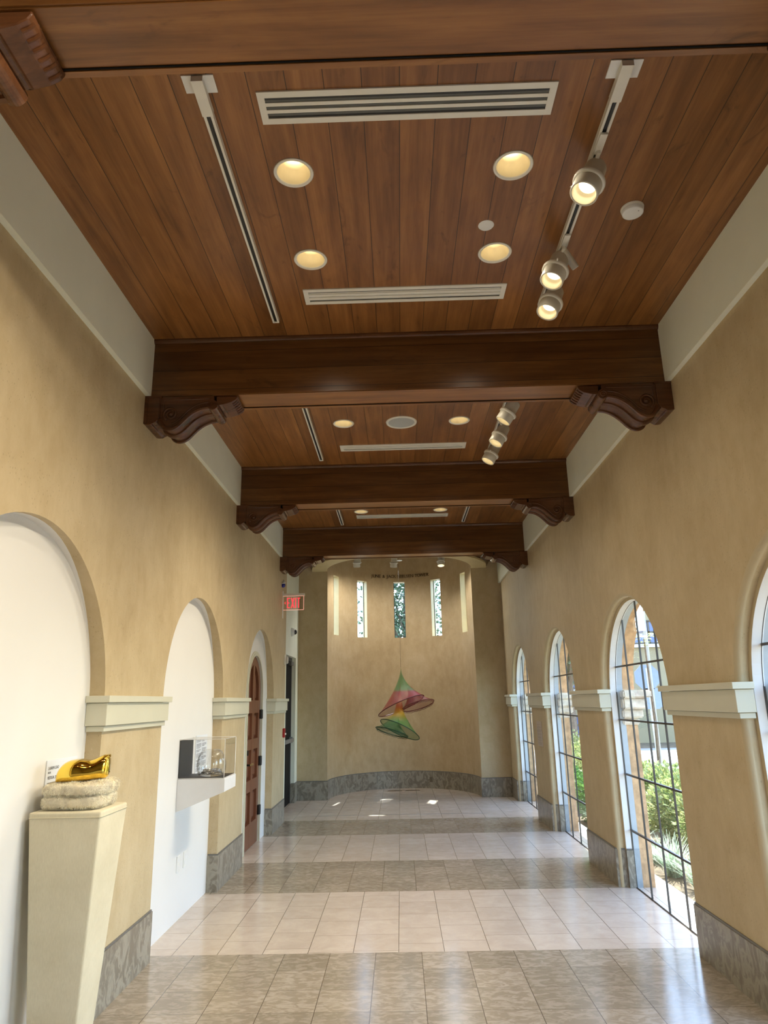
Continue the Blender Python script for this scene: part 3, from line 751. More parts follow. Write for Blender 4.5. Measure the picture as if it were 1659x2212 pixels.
# speaker, disc, detector
r = thing('ceiling_speaker', 'round grey ceiling speaker with white rim between two downlights', 'speaker', (0.076, 5.981, ZC))
bm = B(); lathe(bm, [(0.120, -0.004), (0.125, -0.010), (0.140, -0.009), (0.143, 0.0)], 48); finish('rim', bm, M['metal_white'], r, True)
bm = B(); lathe(bm, [(0.0, -0.007), (0.09, -0.007), (0.122, -0.004)], 48); finish('grille', bm, M['speaker_cloth'], r, True)
bm = B(); lathe(bm, [(0.0, -0.006), (0.038, -0.006), (0.043, 0.0)], 32); o = finish('sprinkler_cover', bm, M['white_plastic'], None, True, (0.533, 3.248, ZC)); tag(o, 'small flat white round cover beside the downlights, on the wood ceiling', 'sprinkler cover')
r = thing('smoke_detector', 'round white smoke detector on the ceiling right of the track spotlights', 'smoke detector', (1.292, 3.15, ZC))
bm = B(); lathe(bm, [(0.0, -0.034), (0.046, -0.034), (0.054, -0.030), (0.056, -0.012)], 36); finish('cover', bm, M['white_plastic'], r, True)
bm = B(); lathe(bm, [(0.050, -0.012), (0.058, -0.012), (0.060, 0.0)], 36); finish('base', bm, M['metal_white'], r, True)
bm = B(); box(bm, 0.02, 0.024, -0.026, -0.022, -0.0348, -0.034); finish('indicator', bm, M['black'], r)
# tracks
def make_track(x, y0, y1, label, canopy=False):
    r = thing('lighting_track', label, 'lighting track', (x, y0, ZC), 'white lighting tracks on the ceiling'); L = y1 - y0; w = 0.021
    bm = B(); box(bm, -w, -0.0098, 0, L, -0.030, 0); box(bm, 0.0098, w, 0, L, -0.030, 0); box(bm, -0.0098, 0.0098, L - 0.012, L, -0.030, 0); box(bm, -0.0098, 0.0098, 0, 0.06, -0.030, 0)
    finish('rail', bm, M['metal_white'], r)
    bm = B(); box(bm, -0.0098, 0.0098, 0.06, L - 0.012, -0.023, -0.019); box(bm, -0.0025, 0.0005, 0.06, L - 0.012, -0.026, -0.023); finish('slot', bm, M['track_slot'], r)
    if canopy:
        bm = B(); box(bm, -0.066, 0.066, -0.05, 0.035, -0.006, 0.0); finish('canopy_plate', bm, M['white_plastic'], r)
        bm = B(); box(bm, -0.024, 0.024, -0.05, 0.13, -0.034, -0.002); finish('feed_box', bm, M['metal_white'], r)
    return r
make_track(-0.765, 2.30, 4.135, 'empty white lighting track on the left near the camera', True)
make_track(0.985, 0.20, 1.50, 'white lighting track overhead on the right, behind the nearest beam')
make_track(0.985, 2.30, 4.05, 'white lighting track on the right near the camera, carrying spotlights', True)
make_track(-0.765, 5.05, 6.91, 'empty white lighting track on the left beyond the second beam')
make_track(0.985, 5.05, 6.90, 'white lighting track on the right beyond the second beam, carrying three spotlights')
make_track(-0.768, 7.80, 9.69, 'short far white lighting track on the left, before the farthest beam')
make_track(0.965, 7.80, 9.68, 'short far white lighting track on the right, before the farthest beam')
# spotlights (local: lens toward -Z, origin at the lens centre)
def make_spot(label, group, power, bulb, scale=1.0):
    r = thing('track_spotlight', label, 'spotlight', (0, 0, 0), group); r.rotation_mode = 'QUATERNION'
    bm = B(); lathe(bm, [(0.0, 0.205), (0.030, 0.205), (0.047, 0.198), (0.052, 0.185), (0.056, 0.110), (0.060, 0.100), (0.064, 0.092)], 36); finish('lamp_body', bm, M['lamp_shell'], r, True)
    bm = B(); lathe(bm, [(0.062, 0.096), (0.073, 0.094), (0.076, 0.088), (0.076, 0.076), (0.071, 0.070), (0.066, 0.070)], 40); finish('collar', bm, M['metal_white'], r, True)
    bm = B(); lathe(bm, [(0.0655, 0.072), (0.0655, 0.002), (0.063, 0.0), (0.059, 0.0), (0.057, 0.004)], 40); finish('front_barrel', bm, M['lamp_shell'], r, True)
    bm = B(); lathe(bm, [(0.058, 0.002), (0.055, 0.030), (0.053, 0.050), (0.040, 0.060)], 36); finish('reflector', bm, M['reflector'], r, True)
    bm = B(); lathe(bm, [(0.0, 0.050), (0.022, 0.051), (0.042, 0.060)], 30); finish('bulb', bm, bulb, r, True)
    bm = B(); tube(bm, [(0.066, 0, 0.083), (0.092, 0, 0.083)], 0.0045, 8); finish('thumb_screw', bm, M['white_plastic'], r)
    add_light('spot_beam', 'SPOT', r, (0, 0, -0.004), power, WARM if bulb is M['bulb_spot'] else (1, 0.95, 0.86), spot_size=math.radians(100 if bulb is M['bulb_spot'] else 158), spot_blend=1.0, shadow_soft_size=0.04)
    return r
def hanger(parent_spot, top, name='mounting_arm'):
    pass
def aim(o, lens, d, roll=0.0):
    q = Vector(d).normalized().to_track_quat('-Z', 'Y'); o.rotation_quaternion = q @ Quaternion((0, 0, 1), roll); o.location = lens
def arm(o, lens, d, top):
    """adapter box on the track and a curved arm, in the spot's local space"""
    q = o.rotation_quaternion; inv = Matrix.Translation(Vector(lens)) @ q.to_matrix().to_4x4(); inv = inv.inverted()
    bm = B(); t_ = Vector(top)
    box(bm, t_.x - 0.017, t_.x + 0.017, t_.y - 0.07, t_.y + 0.05, t_.z - 0.012, t_.z)
    rear = Vector(lens) - Vector(d).normalized() * 0.17
    tube(bm, [t_ + Vector((0, 0.03, -0.010)), t_ + Vector((0, 0.03, -0.022)), rear.lerp(t_, 0.35), rear], 0.010, 8)
    bm.transform(inv)
    finish('mounting_arm', bm, M['metal_white'], o)
spots = [((0.905, 2.725, 3.855), (-0.42, -0.16, -0.88), 0.6, 'big lit track spotlight nearest the camera, hanging alone on the right track'),
         ((0.905, 3.430, 3.865), (-0.38, -0.18, -0.88), 2.6, 'lit track spotlight just above the last one on the near right track'),
         ((0.955, 3.790, 3.885), (-0.38, -0.20, -0.86), 0.2, 'lit track spotlight at the far end of the near right track'),
         ((0.925, 5.475, 3.875), (-0.55, 0.10, -0.80), 0.5, 'track spotlight right of the round speaker, first of three on the far right track'),
         ((0.930, 5.985, 3.872), (-0.50, -0.1, -0.84), 0.5, 'track spotlight beyond the second beam, middle of three on the right track'),
         ((0.920, 6.490, 3.875), (-0.48, -0.05, -0.84), 2.8, 'track spotlight beyond the second beam, farthest of three on the right track')]
protos = make_spot(spots[0][3], 'white spotlights on the tracks', SPOT_POWER * 3.0, M['bulb_spot'])
kids0 = list(protos.children)
spots += [((0.93, 0.55, 3.86), (-0.85, 0.30, -0.16), 0.3, 'added unseen spotlight overhead behind the nearest beam, first of two brightening the left wall'), ((0.93, 1.10, 3.86), (-0.82, 0.50, -0.14), 0.3, 'added unseen spotlight overhead behind the nearest beam, second of two brightening the left wall')]  # extra pair added out of view to brighten the left wall
made = []
for i, (lens, d, roll, lab) in enumerate(spots):
    o = protos if i == 0 else copy_tree(protos)
    o['label'] = lab; aim(o, lens, d, roll); made.append(o)
bpy.context.view_layer.update()
for (lens, d, roll, lab), o in zip(spots, made): arm(o, lens, d, (0.985, lens[1] - 0.06, ZC - 0.030))
# the small unlit cylinder fixture
r = thing('pencil_spotlight', 'narrow unlit cylinder spotlight hanging from the near right track', 'spotlight', (0.985, 3.40, ZC - 0.03))
bm = B(); box(bm, -0.018, 0.018, -0.07, 0.06, -0.012, 0.0); box(bm, -0.007, 0.007, -0.02, 0.0, -0.0125, -0.012); finish('adapter', bm, M['metal_white'], r)
bm = B(); dv = Vector((0.10, 0.05, -0.135)).normalized(); s0 = Vector((-0.002, 0.02, -0.012)); tube(bm, [s0, s0 + dv * 0.128], 0.021, 20); finish('lamp_body', bm, M['lamp_shell'], r)
bm = B(); tube(bm, [s0 + dv * 0.1283, s0 + dv * 0.1295], 0.0195, 20); finish('lens', bm, M['white_plastic'], r)
# tower lighting bar and its three spots
YT = 12.9
bm = B(); tube(bm, [(AX - AR + 0.02, YT, 4.50), (AX + AR - 0.02, YT, 4.50)], 0.018, 12); o = finish('lighting_bar', bm, M['metal_white']); tag(o, 'white metal bar across the tower above its slit windows', 'lighting bar')
def tower_z(v): return 0
tspots = [((-0.753, YT, 4.065), (0, 0.30, -1), 'lit white spotlight high in the tower above the left slit window'), ((-0.062, YT, 4.045), (-0.06, 0.32, -1), 'lit white spotlight high in the tower above the middle slit window'), ((0.832, YT, 4.055), (0, -0.25, -1), 'lit white spotlight high in the tower above the right slit window')]
tp = None
for lens, d, lab in tspots:
    o = make_spot(lab, 'spotlights in the tower', TOWER_POWER * 3, M['bulb_cool']) if tp is None else copy_tree(tp)
    if tp is None: tp = o; tp_kids = list(o.children)
    o['label'] = lab; o.location = lens; o.rotation_mode = 'QUATERNION'; o.rotation_quaternion = Vector(d).normalized().to_track_quat('-Z', 'Y')
bpy.context.view_layer.update()
for i, (lens, d, lab) in enumerate(tspots):
    o = [q for q in scene.objects if q.get('label') == lab][0]
    inv = (Matrix.Translation(Vector(lens)) @ o.rotation_quaternion.to_matrix().to_4x4()).inverted()
    bm = B(); xx = lens[0] + 0.06
    box(bm, xx - 0.012, xx + 0.012, YT - 0.02, YT + 0.012, 4.17, 4.485); tube(bm, [(xx, YT, 4.20), (lens[0], YT, 4.20)], 0.010, 8)
    if i == 1: lathe(bm, [(0.0, 4.168), (0.055, 4.168), (0.06, 4.175), (0.0, 4.18)], 20, (xx + 0.05, YT))
    bm.transform(inv); finish('mounting_arm', bm, M['metal_white'], o)

# ================================================================ DOORS
# arched panelled door
r = thing('door_1', None, None, (XP, DC, 0)); struct(r)
bm = B()   # cream casing
for (ra, rb, x0, x1) in ((DR - 0.004, DR + 0.050, -0.01, 0.012), (DR - 0.004, DR + 0.022, 0.010, 0.018)):
    A_, B_ = outline(0, ra, DS - 0, 36), outline(0, rb, DS, 36)
    for i in range(len(A_) - 1):
        quad(bm, [(x1, *A_[i]), (x1, *A_[i + 1]), (x1, *B_[i + 1]), (x1, *B_[i])]); quad(bm, [(x0, *B_[i]), (x0, *B_[i + 1]), (x1, *B_[i + 1]), (x1, *B_[i])]); quad(bm, [(x0, *A_[i]), (x0, *A_[i + 1]), (x1, *A_[i + 1]), (x1, *A_[i])])
finish('door_casing', bm, M['trimc'], r)
bm = B(); R_ = DR - 0.012; xb, xf = -0.055, -0.012
o_ = outline(0, R_, DS, 36)
prism(bm, [(y_, max(z_, 0.006)) for y_, z_ in o_], 0, xb - 0.02, xb)
# frame of stiles and rails
A_, B_ = [(y_, max(z_, 0.006)) for y_, z_ in outline(0, R_, DS, 36)], [(y_, max(z_, 0.006)) for y_, z_ in outline(0, R_ - 0.105, DS, 36)]
for i in range(len(A_) - 1):
    quad(bm, [(xf, *A_[i]), (xf, *A_[i + 1]), (xf, *B_[i + 1]), (xf, *B_[i])]); quad(bm, [(xb, *B_[i]), (xb, *B_[i + 1]), (xf, *B_[i + 1]), (xf, *B_[i])]); quad(bm, [(xb, *A_[i]), (xb, *A_[i + 1]), (xf, *A_[i + 1]), (xf, *A_[i])])
h_ = R_ - 0.100
box(bm, xb, xf, -0.048, 0.048, 0.006, DS + h_ - 0.002)
rows = [(0.27, 0.62), (0.75, 1.09), (1.21, 1.51), (1.66, 9)]
prev = 0.006
for a, b in rows:
    box(bm, xb, xf - 0.0005, -h_, h_, prev, a); prev = b
finish('door_leaf', bm, M['door_wood'], r)
for s_ in (-1, 1):
    for a, b in rows[:3]:
        bm = B(); y0, y1 = sorted((s_ * 0.048, s_ * h_)); g_ = 0.016
        vv = [(xb + 0.002, y0 + g_, a + g_), (xb + 0.002, y1 - g_, a + g_), (xb + 0.002, y1 - g_, b - g_), (xb + 0.002, y0 + g_, b - g_)]
        k_ = 0.03; ww = [(xb + 0.022, y0 + g_ + k_, a + g_ + k_), (xb + 0.022, y1 - g_ - k_, a + g_ + k_), (xb + 0.022, y1 - g_ - k_, b - g_ - k_), (xb + 0.022, y0 + g_ + k_, b - g_ - k_)]
        quad(bm, ww)
        for i in range(4): quad(bm, [vv[i], vv[(i + 1) % 4], ww[(i + 1) % 4], ww[i]])
        finish('door_panel', bm, M['door_wood'], r)
    bm = B(); rr_ = R_ - 0.105 - 0.03; pp = [(s_ * 0.065, 1.69), (s_ * rr_, 1.69), (s_ * rr_, DS)]
    for k in range(1, 30):
        a = (PI / 2) * k / 30; y_ = rr_ * math.cos(a)
        if y_ > 0.065: pp.append((s_ * y_, DS + rr_ * math.sin(a)))
    pp.append((s_ * 0.065, DS + math.sqrt(rr_ ** 2 - 0.065 ** 2)))
    prism(bm, pp, 0, xb, xb + 0.016); finish('door_panel', bm, M['door_wood'], r)
for z_ in (0.36, 0.93, 1.49):
    bm = B(); box(bm, -0.012, 0.0045, DR - 0.045, DR - 0.010, z_ - 0.055, z_ + 0.055); tube(bm, [(0.006, DR - 0.006, z_ - 0.058), (0.006, DR - 0.006, z_ + 0.058)], 0.011, 8)
    box(bm, 0.012, 0.020, DR - 0.004, DR + 0.030, z_ - 0.055, z_ + 0.055)
    finish('hinge', bm, M['iron'], r)
bm = B(); tube(bm, [(-0.012, -DR + 0.065, 0.94), (0.004, -DR + 0.065, 0.94)], 0.030, 16); tube(bm, [(0.0, -DR + 0.065, 0.94), (0.045, -DR + 0.065, 0.94)], 0.011, 10); hd = finish('door_handle', bm, M['iron'], r)
bm = B(); tube(bm, [(0.043, -DR + 0.062, 0.94), (0.05, -DR + 0.11, 0.945), (0.05, -DR + 0.18, 0.94)], [0.011, 0.011, 0.014], 10); finish('lever', bm, M['brass'], hd)
bm = B(); box(bm, -0.012, 0.020, -DR + 0.040, -DR + 0.092, 1.045, 1.10); finish('deadbolt', bm, M['iron'], r)
# black exit door in the alcove
r = thing('door_2', None, None, (AXL - 0.075, (D0 + D1) / 2, 0)); struct(r); hw = (D1 - D0) / 2
bm = B(); box(bm, -0.04, 0.0, -hw, hw, 0.005, DZ - 0.05); finish('door_leaf', bm, M['black'], r)
bm = B(); box(bm, -0.02, 0.01, -hw, hw, DZ - 0.06, DZ); box(bm, -0.02, 0.008, hw - 0.02, hw, 0, DZ); finish('door_frame', bm, simple('dark_bronze_frame', (0.10, 0.10, 0.095), 0.5), r)
bm = B(); box(bm, 0.035, 0.07, -hw + 0.10, hw - 0.08, 0.985, 1.045); box(bm, 0.0, 0.05, hw - 0.14, hw - 0.08, 0.97, 1.06); box(bm, 0.0, 0.05, -hw + 0.08, -hw + 0.14, 0.97, 1.06); finish('push_bar', bm, simple('push_bar_metal', (0.30, 0.31, 0.33), 0.35, 0.6), r)
bm = B(); box(bm, 0.0, 0.05, hw - 0.32, hw - 0.06, DZ - 0.13, DZ - 0.07); finish('door_closer', bm, simple('closer_grey', (0.14, 0.14, 0.13), 0.45), r)

# ================================================================ EXHIBITS
# pedestal (tapers toward the floor)
PX0, PX1, PY0, PY1, PZ = -1.755, -1.412, 3.470, 3.800, 1.148
r = thing('pedestal', 'tall linen-covered pedestal tapering toward the floor, carrying the gold sculpture', 'pedestal', ((PX0 + PX1) / 2, (PY0 + PY1) / 2, 0))
bm = B(); hx, hy = (PX1 - PX0) / 2, (PY1 - PY0) / 2
bx, by = hx - 0.075, hy - 0.075
vt = [bm.verts.new(p) for p in ((-hx, -hy, PZ), (hx, -hy, PZ), (hx, hy, PZ), (-hx, hy, PZ))]; vb = [bm.verts.new(p) for p in ((-bx, -by, 0), (bx, -by, 0), (bx, by, 0), (-bx, by, 0))]
bm.faces.new(vt); bm.faces.new(vb[::-1])
for i in range(4): bm.faces.new((vb[i], vb[(i + 1) % 4], vt[(i + 1) % 4], vt[i]))
bevel(bm, 0.010, 3); finish('column', bm, M['linen'], r, True)
bm = B()
tube(bm, [(-hx + .006, -hy - .0005, PZ - 0.024), (hx - .006, -hy - .0005, PZ - 0.024), (hx + .0005, -hy + .006, PZ - .024), (hx + .0005, hy - .006, PZ - .024)], 0.0022, 6); finish('seam', bm, M['linen'], r)
# folded fur
TC = Vector(((PX0 + PX1) / 2 - 0.006, (PY0 + PY1) / 2 + 0.0, PZ))
r = thing('folded_fur', 'cream folded fur blanket under the gold sculpture', 'blanket', TC)
def pillow(hx, hy, z0, z1, n=26, wob=0.006, seed=0):
    bm = B(); rnd = random.Random(seed); res = []
    bmesh.ops.create_uvsphere(bm, u_segments=48, v_segments=20, radius=1)
    ph = [rnd.random() * 6 for _ in range(6)]
    for v in bm.verts:
        x, y, z = v.co
        m = max(abs(x), abs(y), 1e-6); k = (abs(x) ** 5 + abs(y) ** 5) ** 0.2; rr = math.sqrt(x * x + y * y); s_ = rr / max(k, 1e-6)
        zz = math.copysign(abs(z) ** 0.55, z); e_ = (max(0, 1 - abs(zz) ** 2.6)) ** 0.22 if abs(zz) < 1 else 0
        k2 = max(rr, 1e-6); dx, dy = (x / k2) * s_, (y / k2) * s_
        # radial profile: full width in the middle, rounded edges, flat top
        prof_ = min(1.0, rr * 1.0) if rr < 0.98 else 1.0
        rad = rr ** 0.42
        nx, ny = dx * rad * hx, dy * rad * hy
        h_ = (z0 + z1) / 2 + zz * (z1 - z0) / 2
        w_ = wob * (math.sin(nx * 40 + ph[0]) + math.sin(ny * 37 + ph[1]) + math.sin((nx + ny) * 60 + ph[2]) * .5)
        v.co = (nx + w_ * .4, ny + w_ * .4, h_ + w_ * .5 * (1 if zz > 0 else 0))
    return bm
def fur_blades(bm_src, count, length, seed):
    rnd = random.Random(seed); bm_src.faces.ensure_lookup_table(); fs = [f for f in bm_src.faces]; ar = [f.calc_area() for f in fs]
    out = B()
    for f in rnd.choices(fs, ar, k=count):
        vs_ = [v.co for v in f.verts]; a, b = rnd.random(), rnd.random()
        if len(vs_) == 4: p = vs_[0].lerp(vs_[1], a).lerp(vs_[3].lerp(vs_[2], a), b)
        else:
            if a + b > 1: a, b = 1 - a, 1 - b
            p = vs_[0] + (vs_[1] - vs_[0]) * a + (vs_[2] - vs_[0]) * b
        n = f.normal.copy(); l = length * (0.55 + 0.7 * rnd.random())
        cl = Vector((math.sin(p.x * 70 + p.z * 50), math.sin(p.y * 80 + 1.3 + p.x * 30), math.sin((p.x + p.z) * 60) - 0.35)) * 0.55
        d = (n + cl + Vector((rnd.uniform(-.5, .5), rnd.uniform(-.5, .5), rnd.uniform(-.6, .3)))).normalized()
        s_ = d.cross(Vector((rnd.uniform(-1, 1), rnd.uniform(-1, 1), rnd.uniform(-1, 1)))).normalized() * 0.00055
        tip = p + d * l + Vector((0, 0, -l * 0.25))
        if tip.z < 0.001: tip.z = 0.001
        m_ = p + d * l * 0.55
        v0, v1, v2, v3, v4 = [out.verts.new(q) for q in (p - s_, p + s_, m_ - s_ * .8, m_ + s_ * .8, tip)]
        out.faces.new((v0, v1, v3, v2)); out.faces.new((v2, v3, v4))
    return out
lay = [(0.150, 0.140, 0.004, 0.066, 5, (0, 0)), (0.152, 0.142, 0.062, 0.124, 9, (0.004, 0.002))]
for hx_, hy_, z0, z1, sd_, off in lay:
    src = pillow(hx_ - 0.006, hy_ - 0.006, z0, z1, seed=sd_); src.normal_update(); bmesh.ops.recalc_face_normals(src, faces=src.faces); src.normal_update()
    bl = fur_blades(src, 17000, 0.0115, sd_); KEEP.add(id(bl))
    lay_o = finish('fold', src, M['fur_under'], r, True, (off[0], off[1], 0))
    fb = finish('pile', bl, M['fur'], lay_o); fb['kind'] = 'stuff'
# gold form
r0 = (TC.x + 0.006, TC.y - 0.01, PZ + 0.121)
bm = B()
SEC = [(-0.118, 0.010, 0.012, 0.0), (-0.113, 0.040, 0.042, 0.0), (-0.098, 0.072, 0.066, 0.0), (-0.072, 0.094, 0.082, 0.0), (-0.042, 0.103, 0.088, 0.0), (-0.012, 0.104, 0.088, 0.0), (0.014, 0.100, 0.084, 0.002), (0.038, 0.099, 0.078, 0.004), (0.060, 0.105, 0.072, 0.006), (0.082, 0.115, 0.066, 0.008), (0.104, 0.122, 0.060, 0.010), (0.118, 0.119, 0.052, 0.016), (0.126, 0.106, 0.040, 0.028), (0.128, 0.090, 0.020, 0.045)]
SS = []
for i in range(len(SEC) - 1):
    for k in range(4):
        t_ = k / 4; p0, p1, p2, p3 = SEC[max(i - 1, 0)], SEC[i], SEC[i + 1], SEC[min(i + 2, len(SEC) - 1)]
        SS.append([0.5 * (2 * p1[j] + (p2[j] - p0[j]) * t_ + (2 * p0[j] - 5 * p1[j] + 4 * p2[j] - p3[j]) * t_ ** 2 + (3 * p1[j] - p0[j] - 3 * p2[j] + p3[j]) * t_ ** 3) for j in range(4)])
SS.append(list(SEC[-1])); rings = []
for (x_, h_, w_, b_) in SS:
    ring = []
    for k in range(32):
        a = 2 * PI * k / 32; ca, sa = math.cos(a), math.sin(a)
        yy = math.copysign(abs(ca) ** 0.6, ca) * w_; zz = 0.5 + 0.5 * math.copysign(abs(sa) ** 0.75, sa)
        dent = 0.009 * math.exp(-((x_ - 0.03) / 0.035) ** 2) * max(0, -ca) * sa if sa > 0 else 0
        ring.append(bm.verts.new((x_, yy + dent, b_ + (max(h_, b_ + 0.01) - b_) * zz)))
    rings.append(ring)
for a, b in zip(rings[:-1], rings[1:]):
    for k in range(32): bm.faces.new((a[k], a[(k + 1) % 32], b[(k + 1) % 32], b[k]))
bm.faces.new(rings[0][::-1]); bm.faces.new(rings[-1])
r = thing('gold_sculpture', 'polished gold abstract form lying on the folded fur', 'sculpture', r0); r.rotation_euler = (0, 0, math.radians(14))
finish('gold_body', bm, M['gold'], r, True)
bm = B()   # rolled lip at the raised end
tube(bm, [(0.108, -0.058, 0.060), (0.114, -0.054, 0.085), (0.118, -0.040, 0.106), (0.120, 0.0, 0.115), (0.118, 0.040, 0.106), (0.112, 0.052, 0.085)], [0.003, 0.006, 0.008, 0.009, 0.007, 0.003], 10)
finish('rolled_lip', bm, M['gold'], r, True)

# wall label cards
def card(name, x, y0, y1, z0, z1, nrm, label, cols, mat, ink, big, thick=0.004):
    """flat card on a wall; nrm=+1 faces +x (left wall), -1 faces -x"""
    r = thing(name, label, 'label', (x, (y0 + y1) / 2, z0)); W = y1 - y0; H = z1 - z0
    bm = B(); box(bm, *(sorted((0.0, nrm * thick))), -W / 2, W / 2, 0, H); finish('card', bm, mat, r)
    bm = B()
    # text basis: reading direction for the viewer
    rd = Vector((0, 1, 0)) if nrm > 0 else Vector((0, -1, 0)); fx = nrm * (thick + 0.0006); rnd = random.Random(len(label))
    start = -W / 2 if nrm > 0 else W / 2
    def bar(u, v, w, h):
        a = start + rd.y * u; b = start + rd.y * (u + w); a, b = sorted((a, b)); quad(bm, [(fx, a, v), (fx, b, v), (fx, b, v + h), (fx, a, v + h)])
    for ci in range(cols):
        cw = (W - 0.03) / cols; u0 = 0.018 + ci * (cw + 0.006); v = H - 0.045
        if big:
            for tx, sz in ((big[ci][0], 0.021), (big[ci][1], 0.012), (big[ci][2], 0.021)):
                mt = Matrix(((0, 0, nrm, fx), (rd.y, 0, 0, start + rd.y * u0), (0, 1, 0, v), (0, 0, 0, 1)))
                text_mesh(bm, tx, sz, mt, 0.0002, sx=0.82); v -= 0.022 if sz < 0.02 else 0.018
                if tx == big[ci][1]: v -= 0.006
            v -= 0.002
        while v > 0.015:
            n_ = rnd.choice((3, 4, 2))
            for k in range(n_):
                if v < 0.012: break
                w_ = cw * (0.88 if k < n_ - 1 else rnd.uniform(0.3, 0.7)); u = u0
                while u < u0 + w_ - 0.004:
                    ww = rnd.uniform(0.006, 0.018); bar(u, v, min(ww, u0 + w_ - u), 0.0042); u += ww + 0.0025
                v -= 0.0105
            v -= 0.009
    finish('print', bm, ink, r); return r
card('wall_label', XP + 0.001, 3.655, 3.995, 1.02, 1.364, 1, 'pale printed wall label behind the gold sculpture, on the white recess panel', 2, M['paper'], M['ink'], [('LAUREN LEAO', 'BRAZIL', 'VESTIGIA, 2021'), ('LAUREN LEAO', 'BRASILEIRA', 'VESTIGIA, 2021')])
card('wall_label', XP + 0.001, 6.30, 6.66, 1.02, 1.361, 1, 'pale printed wall label behind the glass display case', 2, M['paper'], M['ink'], None)
card('text_panel', XR - 0.001, 9.80, 10.14, 0.985, 1.31, -1, 'pale text panel on the pier between the two far arched windows', 1, M['paper_warm'], M['ink_soft'], None)
# outlets
for (ya, yb, z0, z1, lab) in ((5.925, 6.005, 0.355, 0.475, 'white wall outlet plate below the display case, left one'), (6.10, 6.18, 0.355, 0.475, 'white wall outlet plate below the display case, right one')):
    r = thing('wall_outlet', lab, 'outlet', (XP, (ya + yb) / 2, z0), 'outlet plates in the recess')
    bm = B(); box(bm, 0.0, 0.006, -0.038, 0.038, 0, z1 - z0); bmesh.ops.bevel(bm, geom=list(bm.edges), offset=0.002, segments=1, affect='EDGES'); finish('plate', bm, M['white_plastic'], r)
    for zz in (0.035, 0.083): bm = B(); box(bm, 0.006, 0.0075, -0.015, 0.015, zz - 0.012, zz + 0.012); finish('socket', bm, M['case_white'], r)
# display case
CY0, CY1, CX1 = 5.84, 6.215, -1.415; CZ0, CZ1 = 1.052, 1.352
r = thing('display_case', 'clear acrylic display case on a white wedge shelf in the middle recess', 'display case', (XP, (CY0 + CY1) / 2, CZ0)); hw = (CY1 - CY0) / 2; D_ = CX1 - XP
bm = B(); prism(bm, [(0.001, 0.0), (D_ + 0.008, 0.0), (D_ + 0.008, -0.098), (0.001, -0.243)], 1, -hw - 0.006, hw + 0.006); bmesh.ops.bevel(bm, geom=list(bm.edges), offset=0.0015, segments=1, affect='EDGES'); finish('shelf_bracket', bm, M['case_white'], r)
bm = B(); box(bm, 0.006, D_ - 0.004, -hw + 0.006, hw - 0.006, 0.0005, 0.008); finish('floor_liner', bm, M['blackpanel'], r)
bm = B(); box(bm, 0.002, 0.008, -hw + 0.006, hw - 0.006, 0.009, CZ1 - CZ0 - 0.006); finish('back_panel', bm, M['blackpanel'], r)
bm = B(); H = CZ1 - CZ0
for q in ([(0.0, -hw), (D_, -hw)], [(D_, -hw), (D_, hw)], [(D_, hw), (0.0, hw)]):
    (xa, ya), (xb_, yb_) = q; quad(bm, [(xa, ya, 0), (xb_, yb_, 0), (xb_, yb_, H), (xa, ya, H)])
quad(bm, [(0, -hw, H), (D_, -hw, H), (D_, hw, H), (0, hw, H)])
finish('acrylic_cover', bm, M['acrylic'], r)
bm = B()
for q in ([(0, -hw, 0), (0, -hw, H)], [(D_, -hw, 0), (D_, -hw, H)], [(D_, hw, 0), (D_, hw, H)], [(0, -hw, H), (D_, -hw, H)], [(D_, -hw, H), (D_, hw, H)], [(D_, hw, H), (0, hw, H)], [(0, -hw, 0.004), (D_, -hw, 0.004)], [(D_, -hw, 0.004), (D_, hw, 0.004)]): tube(bm, q, 0.0022, 4)
finish('cover_edges', bm, simple('acrylic_edge', (0.72, 0.72, 0.70), 0.2), r)
# glass vessel
gx, gy = XP + 0.225, (CY0 + CY1) / 2 - 0.03
r = thing('glass_vessel', 'clear blown glass vessel with bent rods inside, in the display case', 'glass vessel', (gx, gy, CZ0 + 0.009))
bm = B(); pf = [(0.0, 0.002), (0.075, 0.0), (0.100, 0.006), (0.112, 0.03), (0.118, 0.06), (0.116, 0.095), (0.104, 0.135), (0.085, 0.162), (0.066, 0.174), (0.062, 0.173), (0.080, 0.158), (0.099, 0.132), (0.110, 0.095), (0.112, 0.06), (0.106, 0.032), (0.094, 0.012), (0.0, 0.009)]
rg = lathe(bm, pf, 48)
for ring in rg:
    for k, v in enumerate(ring):
        if len(ring) > 1: f_ = 1 + 0.018 * math.sin(3 * 2 * PI * k / 48 + v.co.z * 20); v.co.x *= f_; v.co.y *= f_
bm.transform(Matrix.Diagonal((1, 1, 1.16, 1))); finish('bowl', bm, M['vessel'], r, True)
bm = B(); rnd = random.Random(4)
for k in range(9):
    a = rnd.uniform(0, 2 * PI); pts_ = []
    for j in range(9):
        a += rnd.uniform(0.3, 0.75); q = rnd.uniform(0.03, 0.088); pts_.append((q * math.cos(a), q * math.sin(a), 0.016 + rnd.uniform(0, 0.038)))
    tube(bm, pts_, 0.0032, 6)
finish('bent_rods', bm, simple('dark_glass_rods', (0.34, 0.33, 0.31), 0.12, 0.5), r, True)

